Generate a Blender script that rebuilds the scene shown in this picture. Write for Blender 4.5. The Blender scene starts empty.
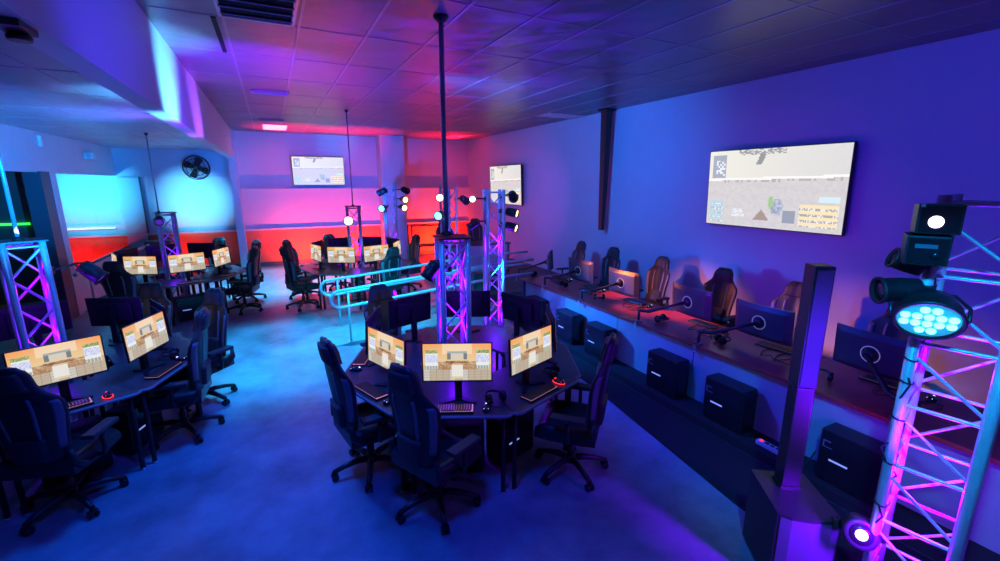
import bpy, bmesh, math, random
from mathutils import Vector, Matrix
random.seed(7)
PI = math.pi
R = math.radians
scene = bpy.context.scene
COL = scene.collection

# ------------------------------------------------------------------ camera
F, CX, CY, H = 445.0, 500.0, 280.5, 2.47
pitch = math.atan(98 / F)
yaw = math.atan(230 / math.hypot(F, 98))
cd = bpy.data.cameras.new('camera')
cd.sensor_width = 36.0
cd.lens = F / 1000 * 36
cd.clip_start = 0.05
cam = bpy.data.objects.new('camera', cd)
COL.objects.link(cam)
cam.location = (0, 0, H)
cam.rotation_euler = (PI / 2 - pitch, 0, -yaw)
scene.camera = cam
vs = scene.view_settings
vs.view_transform = 'Standard'
vs.look = 'None'
vs.gamma = 1
vs.exposure = 0
vs.use_curve_mapping = False

# ------------------------------------------------------------------ materials
def mat(name, col, rough=0.5, metal=0.0, var=0.0, vscale=6.0, bump=0.0, bscale=40.0, emit=None, estr=0.0, spec=0.5, coat=0.0):
    m = bpy.data.materials.new(name)
    m.use_nodes = True
    nt = m.node_tree
    b = nt.nodes['Principled BSDF']
    b.inputs['Base Color'].default_value = (*col, 1)
    b.inputs['Roughness'].default_value = rough
    b.inputs['Metallic'].default_value = metal
    b.inputs['Specular IOR Level'].default_value = spec
    b.inputs['Coat Weight'].default_value = coat
    tc = nt.nodes.new('ShaderNodeTexCoord')
    if var > 0:
        n = nt.nodes.new('ShaderNodeTexNoise')
        n.inputs['Scale'].default_value = vscale
        n.inputs['Detail'].default_value = 6
        n.inputs['Roughness'].default_value = 0.65
        r = nt.nodes.new('ShaderNodeValToRGB')
        r.color_ramp.elements[0].position = 0.3
        r.color_ramp.elements[1].position = 0.72
        r.color_ramp.elements[0].color = (*[c * (1 - var) for c in col], 1)
        r.color_ramp.elements[1].color = (*[min(1, c * (1 + var)) for c in col], 1)
        nt.links.new(tc.outputs['Object'], n.inputs['Vector'])
        nt.links.new(n.outputs['Fac'], r.inputs['Fac'])
        nt.links.new(r.outputs['Color'], b.inputs['Base Color'])
    if bump > 0:
        n2 = nt.nodes.new('ShaderNodeTexNoise')
        n2.inputs['Scale'].default_value = bscale
        n2.inputs['Detail'].default_value = 4
        bp = nt.nodes.new('ShaderNodeBump')
        bp.inputs['Strength'].default_value = bump
        bp.inputs['Distance'].default_value = 0.02
        nt.links.new(tc.outputs['Object'], n2.inputs['Vector'])
        nt.links.new(n2.outputs['Fac'], bp.inputs['Height'])
        nt.links.new(bp.outputs['Normal'], b.inputs['Normal'])
    if emit:
        b.inputs['Emission Color'].default_value = (*emit, 1)
        b.inputs['Emission Strength'].default_value = estr
    return m

def screen_mat(name, strength):
    m = bpy.data.materials.new(name)
    m.use_nodes = True
    nt = m.node_tree
    b = nt.nodes['Principled BSDF']
    b.inputs['Base Color'].default_value = (0.01, 0.01, 0.012, 1)
    b.inputs['Roughness'].default_value = 0.35
    a = nt.nodes.new('ShaderNodeAttribute')
    a.attribute_name = 'picture'
    nt.links.new(a.outputs['Color'], b.inputs['Emission Color'])
    b.inputs['Emission Strength'].default_value = strength
    return m

M = {}
M['wall'] = mat('wall_paint', (.52, .56, .66), .7, var=.03, vscale=2)
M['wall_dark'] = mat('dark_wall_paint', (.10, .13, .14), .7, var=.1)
M['beam'] = mat('beam_paint', (.56, .60, .68), .5, var=.02, vscale=1.5)
M['lowceil'] = mat('low_ceiling_paint', (.40, .44, .52), .45, var=.05)
M['tile'] = mat('ceiling_tile', (.155, .155, .175), .36, var=.25, vscale=.9, bump=.9, bscale=1.9, spec=.6)
M['grid'] = mat('ceiling_grid_metal', (.32, .32, .35), .4, .2)
M['trimdark'] = mat('dark_trim_paint', (.05, .07, .10), .5)
M['wainscot'] = mat('red_brown_wainscot_paint', (.55, .16, .07), .6, var=.05)
M['ledge'] = mat('ledge_paint', (.6, .6, .62), .55)
M['black'] = mat('black_plastic', (.016, .016, .019), .42)
M['blackgloss'] = mat('black_gloss', (.012, .012, .015), .2)
M['blackmetal'] = mat('black_powder_metal', (.02, .02, .024), .38, .3)
M['blackfab'] = mat('black_carpet', (.012, .012, .014), .9, bump=.3, bscale=200)
M['leather'] = mat('black_faux_leather', (.022, .022, .026), .40, var=.15, vscale=10, bump=.12, bscale=90)
M['leather2'] = mat('grey_black_mesh_fabric', (.03, .031, .036), .6, bump=.2, bscale=220)
M['trimblue'] = mat('side_stripe', (.15, .16, .20), .35)
M['alu'] = mat('truss_aluminium', (.66, .67, .72), .36, .35, var=.05, vscale=20)
M['steel'] = mat('brushed_steel', (.55, .56, .6), .3, .8)
M['desk'] = mat('desk_top_laminate', (.045, .045, .052), .3, var=.15, vscale=8)
M['edge'] = mat('desk_edge_band', (.20, .20, .23), .35)
M['counter'] = mat('counter_red_brown_laminate', (.42, .04, .035), .33, var=.25, vscale=5)
M['panelblue'] = mat('counter_front_panel', (.34, .36, .40), .6, var=.05)
M['key'] = mat('keycaps', (.05, .045, .05), .5, emit=(1, .40, .62), estr=.55)
M['keyr'] = mat('keycaps_warm', (.06, .05, .05), .5, emit=(.8, .5, .8), estr=.10)
M['redled'] = mat('red_led', (.3, .01, .01), .3, emit=(1, .03, .03), estr=2.2)
M['whiteled'] = mat('white_led', (.6, .6, .65), .3, emit=(.75, .8, 1), estr=1.6)
M['strip'] = mat('tower_light_bar', (.4, .4, .5), .3, emit=(.25, .35, 1), estr=.9)
M['ring'] = mat('ring_light', (.4, .4, .45), .3, emit=(.5, .55, .75), estr=.18)
M['cyanlens'] = mat('cyan_lens', (.1, .4, .5), .2, emit=(.12, .85, 1), estr=5)
M['cyanglow'] = mat('cyan_lens_face', (.05, .3, .4), .3, emit=(.02, .42, .8), estr=.9)
M['whitelens'] = mat('white_lens', (.6, .6, .6), .2, emit=(.9, .9, 1), estr=4)
M['violetlens'] = mat('violet_white_lens', (.6, .5, .6), .2, emit=(.85, .6, 1), estr=6)
M['pinklens'] = mat('pink_white_lens', (.6, .5, .5), .2, emit=(1, .72, .9), estr=4)
M['amberlens'] = mat('amber_lens', (.6, .4, .2), .2, emit=(1, .62, .28), estr=4)
M['violetled'] = mat('violet_led', (.3, .1, .5), .3, emit=(.45, .06, 1), estr=3)
M['violetdim'] = mat('dim_violet_lens', (.15, .08, .4), .2, emit=(.2, .05, 1), estr=.35)
M['redlampled'] = mat('red_wash_led', (.5, .02, .02), .3, emit=(1, .03, .04), estr=4)
M['greenstrip'] = mat('green_led_strip', (.1, .6, .1), .3, emit=(.03, 1, .08), estr=2.0)
M['whitestrip'] = mat('pale_led_strip', (.5, .7, .6), .3, emit=(.55, 1, .85), estr=1.3)
M['panellight'] = mat('pink_light_panel', (.7, .5, .6), .3, emit=(1, .55, .85), estr=1.2)
M['rampgrey'] = mat('ramp_concrete', (.30, .30, .32), .5, var=.2, vscale=4)
M['rail'] = mat('rail_painted_steel', (.5, .55, .58), .3, .3)
M['stage'] = mat('stage_carpet', (.10, .09, .09), .8, var=.1)
M['white'] = mat('white_plastic', (.7, .7, .72), .4)
M['ventgrey'] = mat('vent_metal', (.55, .55, .6), .4, .3)
M['dark'] = mat('dark_void', (.006, .006, .008), .9)
M['paper'] = mat('dark_screen', (.012, .012, .015), .25)
M['polegrey'] = mat('pole_grey_paint', (.32, .36, .42), .35, .3)
M['cable'] = mat('cable_rubber', (.012, .012, .014), .6)
M['orange'] = mat('amber_led', (.4, .15, .02), .4, emit=(1, .35, .05), estr=.7)
M['dustyfab'] = mat('chair_back_shell_tan', (.20, .16, .13), .5, var=.1)
M['mon_scr'] = screen_mat('monitor_picture', .95)
M['tv_scr'] = screen_mat('television_picture', 1.0)

# floor: stained polished concrete
fm = mat('stained_concrete', (.22, .26, .31), .3, var=.55, vscale=1.1, bump=.10, bscale=5)
nt = fm.node_tree
bs = nt.nodes['Principled BSDF']
tcn = [n for n in nt.nodes if n.type == 'TEX_COORD'][0]
rn = nt.nodes.new('ShaderNodeTexNoise')
rn.inputs['Scale'].default_value = 2.3
rn.inputs['Detail'].default_value = 8
mr = nt.nodes.new('ShaderNodeMapRange')
mr.inputs['To Min'].default_value = .2
mr.inputs['To Max'].default_value = .5
nt.links.new(tcn.outputs['Object'], rn.inputs['Vector'])
nt.links.new(rn.outputs['Fac'], mr.inputs['Value'])
nt.links.new(mr.outputs['Result'], bs.inputs['Roughness'])
M['floor'] = fm

# glass of the side room
gm = bpy.data.materials.new('side_room_glass')
gm.use_nodes = True
nt = gm.node_tree
for n in list(nt.nodes):
    if n.type != 'OUTPUT_MATERIAL':
        nt.nodes.remove(n)
o_ = [n for n in nt.nodes if n.type == 'OUTPUT_MATERIAL'][0]
tr = nt.nodes.new('ShaderNodeBsdfTransparent')
tr.inputs['Color'].default_value = (.86, .93, .96, 1)
gl = nt.nodes.new('ShaderNodeBsdfGlossy')
gl.inputs['Roughness'].default_value = .02
mx = nt.nodes.new('ShaderNodeMixShader')
mx.inputs['Fac'].default_value = .07
nt.links.new(tr.outputs[0], mx.inputs[1])
nt.links.new(gl.outputs[0], mx.inputs[2])
nt.links.new(mx.outputs[0], o_.inputs['Surface'])
M['glass'] = gm

# ------------------------------------------------------------------ mesh helpers
class MB:
    def __init__(s):
        s.bm = bmesh.new()
    def box(s, x0, x1, y0, y1, z0, z1, mtx=None, bev=0.0):
        r = bmesh.ops.create_cube(s.bm, size=1)
        vs_ = r['verts']
        for v in vs_:
            v.co = Vector((x0 + (v.co.x + .5) * (x1 - x0), y0 + (v.co.y + .5) * (y1 - y0), z0 + (v.co.z + .5) * (z1 - z0)))
        if bev > 0:
            es = list({e for v in vs_ for e in v.link_edges})
            rr = bmesh.ops.bevel(s.bm, geom=es, offset=bev, segments=2, profile=.7, affect='EDGES')
            vs_ = list({v for f in rr['faces'] for v in f.verts} | {v for v in vs_ if v.is_valid})
        if mtx is not None:
            for v in vs_:
                v.co = mtx @ v.co
        return s
    def tube(s, p, q, r, r2=None, n=10, caps=True):
        p, q = Vector(p), Vector(q)
        r2 = r if r2 is None else r2
        d = (q - p).normalized()
        u = d.orthogonal().normalized()
        w = d.cross(u)
        a, b = [], []
        for i in range(n):
            t = 2 * PI * i / n
            c = u * math.cos(t) + w * math.sin(t)
            a.append(s.bm.verts.new(p + c * r))
            b.append(s.bm.verts.new(q + c * r2))
        for i in range(n):
            j = (i + 1) % n
            s.bm.faces.new((a[i], a[j], b[j], b[i])).smooth = True
        if caps:
            s.bm.faces.new(a[::-1])
            s.bm.faces.new(b)
        return s
    def path(s, pts, r, n=8, closed=False):
        pts = [Vector(p) for p in pts]
        m = len(pts)
        rings = []
        u = None
        for i, p in enumerate(pts):
            if closed:
                d = (pts[(i + 1) % m] - pts[i - 1]).normalized()
            else:
                d = (pts[min(i + 1, m - 1)] - pts[max(i - 1, 0)]).normalized()
            if u is None:
                u = d.orthogonal().normalized()
            else:
                u = (u - d * u.dot(d)).normalized()
            w = d.cross(u)
            rr = r[i] if isinstance(r, (list, tuple)) else r
            rings.append([s.bm.verts.new(p + (u * math.cos(2 * PI * k / n) + w * math.sin(2 * PI * k / n)) * rr) for k in range(n)])
        for i in range(m if closed else m - 1):
            a, b = rings[i], rings[(i + 1) % m]
            for k in range(n):
                l = (k + 1) % n
                s.bm.faces.new((a[k], a[l], b[l], b[k])).smooth = True
        if not closed:
            s.bm.faces.new(rings[0][::-1])
            s.bm.faces.new(rings[-1])
        return s
    def lathe(s, prof, mtx=None, n=20, cap=True):
        rings = []
        for (r, z) in prof:
            ring = []
            for k in range(n):
                t = 2 * PI * k / n
                co = Vector((r * math.cos(t), r * math.sin(t), z))
                ring.append(s.bm.verts.new(mtx @ co if mtx is not None else co))
            rings.append(ring)
        for a, b in zip(rings[:-1], rings[1:]):
            for k in range(n):
                l = (k + 1) % n
                s.bm.faces.new((a[k], a[l], b[l], b[k])).smooth = True
        if cap:
            s.bm.faces.new(rings[0][::-1])
            s.bm.faces.new(rings[-1])
        return s
    def prism(s, poly, z0, z1, mtx=None):
        a = [s.bm.verts.new((mtx @ Vector((x, y, z0))) if mtx is not None else (x, y, z0)) for x, y in poly]
        b = [s.bm.verts.new((mtx @ Vector((x, y, z1))) if mtx is not None else (x, y, z1)) for x, y in poly]
        n = len(poly)
        s.bm.faces.new(a[::-1])
        s.bm.faces.new(b)
        for i in range(n):
            j = (i + 1) % n
            s.bm.faces.new((a[i], a[j], b[j], b[i]))
        return s
    def torus(s, c, r, rr, mtx=None, n=24, m=8):
        pts = [Vector(c) + Vector((r * math.cos(2 * PI * i / n), r * math.sin(2 * PI * i / n), 0)) for i in range(n)]
        if mtx is not None:
            pts = [mtx @ p for p in pts]
        return s.path(pts, rr, m, True)
    def grid(s, f, nu, nv):
        g = [[s.bm.verts.new(f(i / nu, j / nv)) for i in range(nu + 1)] for j in range(nv + 1)]
        for j in range(nv):
            for i in range(nu):
                s.bm.faces.new((g[j][i], g[j][i + 1], g[j + 1][i + 1], g[j + 1][i])).smooth = True
        return s
    def mesh(s, name, material, fix=True):
        if fix:
            bmesh.ops.recalc_face_normals(s.bm, faces=s.bm.faces)
        me = bpy.data.meshes.new(name)
        s.bm.to_mesh(me)
        s.bm.free()
        me.materials.append(material)
        return me
    def build(s, name, material, parent=None, loc=(0, 0, 0), rot=(0, 0, 0)):
        o = bpy.data.objects.new(name, s.mesh(name, material))
        COL.objects.link(o)
        o.location = loc
        o.rotation_euler = rot
        if parent is not None:
            o.parent = parent
        return o

def link(name, me, parent=None, mtx=None):
    o = bpy.data.objects.new(name, me)
    COL.objects.link(o)
    if mtx is not None:
        o.matrix_basis = mtx
    if parent is not None:
        o.parent = parent
    return o

def tag(o, label, cat, group=None, kind=None):
    o['label'] = label
    o['category'] = cat
    if group:
        o['group'] = group
    if kind:
        o['kind'] = kind
    return o

def thing(name, label, cat, loc=(0, 0, 0), rz=0, group=None):
    o = bpy.data.objects.new(name, None)
    o.empty_display_size = .1
    COL.objects.link(o)
    o.location = loc
    o.rotation_euler = (0, 0, rz)
    return tag(o, label, cat, group)

def struct(name, mb, m):
    o = mb.build(name, m)
    o['kind'] = 'structure'
    return o

KIDS = {}
def kids(o):
    return list(o.children)

def copy_tree(o, parent=None):
    c = o.copy()
    COL.objects.link(c)
    if parent is not None:
        c.parent = parent
    for ch in kids(o):
        copy_tree(ch, c)
    return c

# ------------------------------------------------------------------ setting
XR, YB, HC = 6.28, 15.0, 3.887
BX = -.82             # right face of the long beam
LZ = 3.33             # low ceiling of the left bay
YF = -2.2
struct('floor', MB().box(-12, XR + .2, YF, YB + .2, -.1, 0), M['floor'])
struct('ceiling', MB().box(-.82, XR + .2, YF, YB + .2, HC, HC + .1), M['tile'])
# ceiling grid
g = MB()
k = 0
for i in range(-2, 11):
    x = .38 + .61 * i
    if BX < x < XR:
        g.box(x - .013, x + .013, YF, YB, HC - .006, HC + .002)
for j in range(-6, 9):
    y = 4.93 + 1.22 * j
    g.box(BX, XR, y - .007, y + .007, HC - .004, HC + .002)
struct('trim_1', g, M['grid'])
struct('wall_right', MB().box(XR, XR + .2, YF, YB + .2, 0, HC), M['wall'])
struct('wall_back', MB().box(-12, XR + .2, YB, YB + .2, 0, HC), M['wall'])
# rear and outer-left shells so the room is closed
struct('wall_front', MB().box(-12, XR + .2, YF - .2, YF, 0, HC), M['wall'])
struct('wall_left', MB().box(-12.2, -12, YF, YB + .2, 0, HC), M['wall'])
# beam with a lower lip
struct('beam', MB().box(-.97, BX, YF, YB, 3.12, HC + .1), M['beam'])
struct('ceiling_left_bay', MB().box(-12, -.97, YF, YB, LZ, LZ + .1), M['lowceil'])
g = MB()
for i in range(-16, -1):
    x = .38 + .61 * i - .1
    if -12 < x < -.97:
        g.box(x - .012, x + .012, YF, YB, LZ - .005, LZ + .002)
for j in range(-6, 9):
    y = 4.93 + 1.22 * j
    g.box(-3.5, -.97, y - .012, y + .012, LZ - .005, LZ + .002)
struct('trim_2', g, M['lowceil'])
# bulkheads over the left partition and on the back wall
struct('bulkhead_left', MB().box(-3.65, -3.5, YF, YB, 2.64, LZ), M['wall'])
struct('bulkhead_back', MB().box(-3.5, BX, YB - .16, YB, 2.62, LZ), M['wall'])
# wall ledges
struct('trim_3', MB().box(-12, XR, YB - .12, YB, 1.09, 1.135), M['ledge'])
struct('wainscot_back', MB().box(-12, XR, YB - .03, YB, .13, 1.09), M['wainscot'])
struct('trim_4', MB().box(-.76, XR, YB - .16, YB, 2.25, 2.30), M['ledge'])
struct('baseboard_back', MB().box(-12, XR, YB - .02, YB, 0, .13), M['trimdark'])
struct('baseboard_right', MB().box(XR - .02, XR, YF, YB - .02, 0, .12), M['trimdark'])
# stub wall left of the back wall's ledge
struct('wall_stub', MB().box(-.97, BX + .04, 14.6, YB, 0, HC), M['wall'])
# building column in the back
struct('column_back', MB().box(3.13, 3.86, 14.35, 14.995, 0, HC), M['wall'])
struct('column_left', MB().box(-3.72, -3.46, 10.82, 11.05, 0, 2.66), M['wall'])
struct('trim_6', MB().box(-3.70, -3.47, 10.45, 10.82, 0, 2.655), M['trimdark'])
# left partition: low wall, glass above
struct('partition_left', MB().box(-3.6, -3.5, 11.0, YB - .02, 0, .78), M['wall'])
w = MB().box(-3.552, -3.546, 11.0, YB - .02, .8, 2.64)
struct('window_1', w, M['glass'])
struct('window_frame', MB().box(-3.57, -3.52, 11.0, YB - .02, .78, .82), M['trimdark'])
# dark side room beyond the open bay
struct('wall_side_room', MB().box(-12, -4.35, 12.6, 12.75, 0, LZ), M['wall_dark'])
struct('door_1', MB().box(-3.5, -3.05, YB - .09, YB - .02, .02, 2.60).box(-3.07, -3.05, YB - .10, YB - .02, .02, 2.60), M['wall'])
struct('trim_5', MB().box(-3.06, -3.03, YB - .115, YB - .06, .02, 2.62), M['trimdark'])
# pale and green led strips (in the side rooms)
tag(MB().box(-5.5, -3.72, YB - .09, YB - .07, 1.30, 1.335).build('led_strip', M['whitestrip']), 'pale cyan LED strip glowing on the side room wall behind the glass', 'light strip')
tag(MB().box(-8.5, -4.5, 12.56, 12.60, 1.62, 1.66).build('led_strip', M['greenstrip']), 'green LED strip glowing in the dark side room at far left', 'light strip')
# riser in front of the counter panel, ramp and stage
struct('plinth', MB().box(3.72, 4.03, -.5, 7.05, 0, .09), M['blackfab'])
struct('platform', MB().box(3.55, XR - .02, 7.9, 11.6, 0, .24), M['stage'])
rp = MB()
rp.prism([(0, 0), (3.0, .24), (3.0, 0)], 0, 1.0, Matrix(((1, 0, 0, .55), (0, 0, 1, 6.92), (0, 1, 0, 0), (0, 0, 0, 1))))
struct('ramp', rp, M['rampgrey'])
tag(MB().prism([(3.7, 6.6), (3.42, 5.2), (3.3, 3.9), (3.02, 1.9), (2.95, .6), (3.7, .6)], .001, .012).build('floor_shade_sheet', M['blackfab']), 'flat black sheet standing in for floor shade along the foot of the counter', 'painted shade')  # dark sheet laid on the floor in place of the shade before the counter

# ------------------------------------------------------------------ screen pictures
def mix(a, b, t):
    return tuple(x + (y - x) * t for x, y in zip(a, b))
def hsh(i, j, s=0):
    return random.Random(i * 7349 + j * 911 + s * 53).random()
def lobby(u, v):
    i, j = int(u * 96), int(v * 54)
    n = hsh(i // 2, j // 2)
    c = mix((.86, .74, .50), (.95, .50, .18), max(0, (v - .45) / .55) * (.5 + .5 * abs(u - .5) * 2))
    if v > .72 and abs(u - .5) < .22:
        c = mix(c, (.95, .85, .72), .6)
    if v < .45:
        c = mix((.74, .58, .38), (.80, .56, .30), n)
    if .3 < v < .52 and abs(u - .5) > .07 and abs(u - .5) < .3:
        c = mix(c, (.35, .16, .08), .5 * n + .15)
    if v < .3:
        c = (.72, .70, .64) if hsh(i // 9, 3) > .35 else (.66, .58, .46)
        if j % 4 == 0:
            c = mix(c, (.4, .4, .4), .35)
        if i % 9 == 0:
            c = (.55, .45, .38)
    for s in (-1, 1):                                   # the two cards
        du = (u - .5) * s
        if .285 < du < .465 and .32 < v < .84:
            c = (.88, .88, .86)
            if .50 < v < .70:
                c = mix((.55, .62, .85), (.92, .9, .95), hsh(i, j, 2))
            if v > .74:
                c = mix((.25, .33, .12), (.7, .75, .4), hsh(i, j, 3))
            if v < .40:
                c = (.45, .55, .5) if i % 4 else (.8, .8, .8)
    if abs(u - .5) < .145 and .57 < v < .79:            # board in the middle
        c = (.30, .34, .34)
        if abs(u - .5) < .095 and v < .74:
            c = (.78, .72, .62)
        if v > .74:
            c = (.52, .56, .54)
    if abs(u - .5) < .17 and .46 < v < .54:
        c = mix((.25, .10, .06), (.75, .5, .3), hsh(i // 2, j, 5))
    if abs(u - .5) < .085 and .05 < v < .42:
        c = (.86, .84, .80)
        if v < .12:
            c = (.8, .72, .5)
    return c
def battle(u, v):
    i, j = int(u * 128), int(v * 72)
    n = hsh(i // 3, j // 2)
    hz = .60 + .035 * u
    if v > hz:
        c = mix((.88, .86, .76), (.72, .71, .72), u * .8 + .2 * n * .3)
    else:
        c = mix((.64, .61, .62), (.74, .71, .70), n * .5 + .3 * math.sin(v * 40 + u * 5) * .3 + .3)
    if 0 < v - hz < .03:
        c = (.95, .93, .90)
    if 0 < hz - v < .03 and hsh(i // 2, 1) > .55:
        c = mix(c, (.4, .36, .33), .6)
    if .03 < u < .15 and .64 < v < .94:                 # small map
        c = (.42, .45, .55)
        if hsh(i // 2, j // 2, 4) > .6 and .06 < u < .14 and .67 < v < .88:
            c = (.85, .87, .92)
    if .02 < u < .15 and .04 < v < .33:                 # list of rows
        r = ((v - .04) / .29 * 5) % 1
        c = (.55, .70, .78) if r > .3 else (.82, .87, .9)
        if r < .3 and hsh(i, j, 5) > .6:
            c = (.4, .5, .55)
    if .73 < u < .97 and .05 < v < .32:
        r = ((v - .05) / .27 * 4) % 1
        c = (.93, .80, .52) if r > .35 else (.45, .42, .40)
        if r < .35 and hsh(i, j, 6) > .5:
            c = (.85, .85, .85)
    if .84 < u < .97 and .35 < v < .42:
        c = (.7, .85, .9)
    if .25 < u < .60 and v > .93:
        c = (.35, .35, .38) if hsh(i // 2, j, 7) > .4 else c
    if abs(u - .42 - (v - .85) * .25) < .022 and .80 < v < .93:
        c = (.30, .32, .30)
    d = ((u - .57) / .045) ** 2 + ((v - .27) / .11) ** 2
    if d < 1:
        c = mix((.28, .33, .45), (.62, .66, .75), hsh(i // 2, j // 2, 8))
    if ((u - .525) / .018) ** 2 + ((v - .33) / .08) ** 2 < 1:
        c = (.38, .62, .22)
    if .62 < u < .7 and .08 < v < .24:
        c = (.32, .36, .45)
    if abs(u - .46) < .06 and .10 < v < .10 + .14 * (1 - abs(u - .46) / .06):
        c = (.42, .30, .20)
    if .23 < u < .33 and .13 < v < .24 and hsh(i, j, 9) > .45:
        c = (.85, .87, .92)
    return c
def picture_mesh(name, fn, w, h, nu, nv, m, gain=1.0, lift=0.0):
    """flat screen in the xz plane facing -y, painted per face"""
    bm = bmesh.new()
    lay = bm.loops.layers.float_color.new('picture')
    vv = [[bm.verts.new((-w / 2 + w * i / nu, 0, -h / 2 + h * j / nv)) for i in range(nu + 1)] for j in range(nv + 1)]
    for j in range(nv):
        for i in range(nu):
            f = bm.faces.new((vv[j][i], vv[j][i + 1], vv[j + 1][i + 1], vv[j + 1][i]))
            c = fn((i + .5) / nu, (j + .5) / nv)
            c = tuple(min(1, x * gain + lift) ** 1.9 for x in c)
            for l in f.loops:
                l[lay] = (*c, 1)
    me = bpy.data.meshes.new(name)
    bm.to_mesh(me)
    bm.free()
    me.materials.append(m)
    return me
LOBBY = picture_mesh('screen', lobby, .535, .301, 96, 54, M['mon_scr'], .88, .16)
BATTLE = picture_mesh('screen', battle, 1.0, .5625, 128, 72, M['tv_scr'], .70, .34)

# ------------------------------------------------------------------ gaming chair prototype (faces +y)
def interp(tab, t):
    for (a, *va), (b, *vb) in zip(tab[:-1], tab[1:]):
        if t <= b:
            k = (t - a) / (b - a)
            return [x + (y - x) * k for x, y in zip(va, vb)]
    return list(tab[-1][1:])
BACK = [  # height, half width, wing forward, y lean, thickness
    (0.00, .185, .03, -.205, .05), (.10, .215, .05, -.215, .055), (.25, .235, .06, -.23, .06), (.40, .265, .07, -.25, .06),
    (.50, .275, .065, -.265, .055), (.56, .255, .045, -.272, .05), (.60, .19, .03, -.277, .05), (.66, .155, .03, -.287, .06),
    (.72, .15, .03, -.297, .06), (.77, .125, .02, -.305, .05), (.80, .095, .01, -.31, .035)]
def back_mesh(x0, x1, z0, z1, extra=0.0, nu=16, nv=22, name='backrest', m='leather'):
    """shell between the normalised widths x0..x1"""
    mb = MB()
    def pt(u, v, front):
        h = z0 + (z1 - z0) * v
        hw, wing, y, th = interp(BACK, h)
        s = x0 + (x1 - x0) * u
        x = s * hw * .93
        yy = y + wing * abs(s) ** 2.4
        edge = (1 - abs(s) ** 6)
        t = th * (.35 + .65 * edge)
        if front:
            return (x, yy + t * .5 + .012 * math.sin(min(1, abs(s) * 1.4) * PI) + extra, .47 + h)
        return (x, yy - t * .5 - extra, .47 + h)
    fr = [[mb.bm.verts.new(pt(i / nu, j / nv, True)) for i in range(nu + 1)] for j in range(nv + 1)]
    bk = [[mb.bm.verts.new(pt(i / nu, j / nv, False)) for i in range(nu + 1)] for j in range(nv + 1)]
    def q(a, b, c, d):
        mb.bm.faces.new((a, b, c, d)).smooth = True
    for j in range(nv):
        for i in range(nu):
            q(fr[j][i], fr[j][i + 1], fr[j + 1][i + 1], fr[j + 1][i])
            q(bk[j][i], bk[j + 1][i], bk[j + 1][i + 1], bk[j][i + 1])
        q(fr[j][0], fr[j + 1][0], bk[j + 1][0], bk[j][0])
        q(fr[j][nu], bk[j][nu], bk[j + 1][nu], fr[j + 1][nu])
    for i in range(nu):
        q(fr[0][i], bk[0][i], bk[0][i + 1], fr[0][i + 1])
        q(fr[nv][i], fr[nv][i + 1], bk[nv][i + 1], bk[nv][i])
    return mb.mesh(name, M[m])

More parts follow.
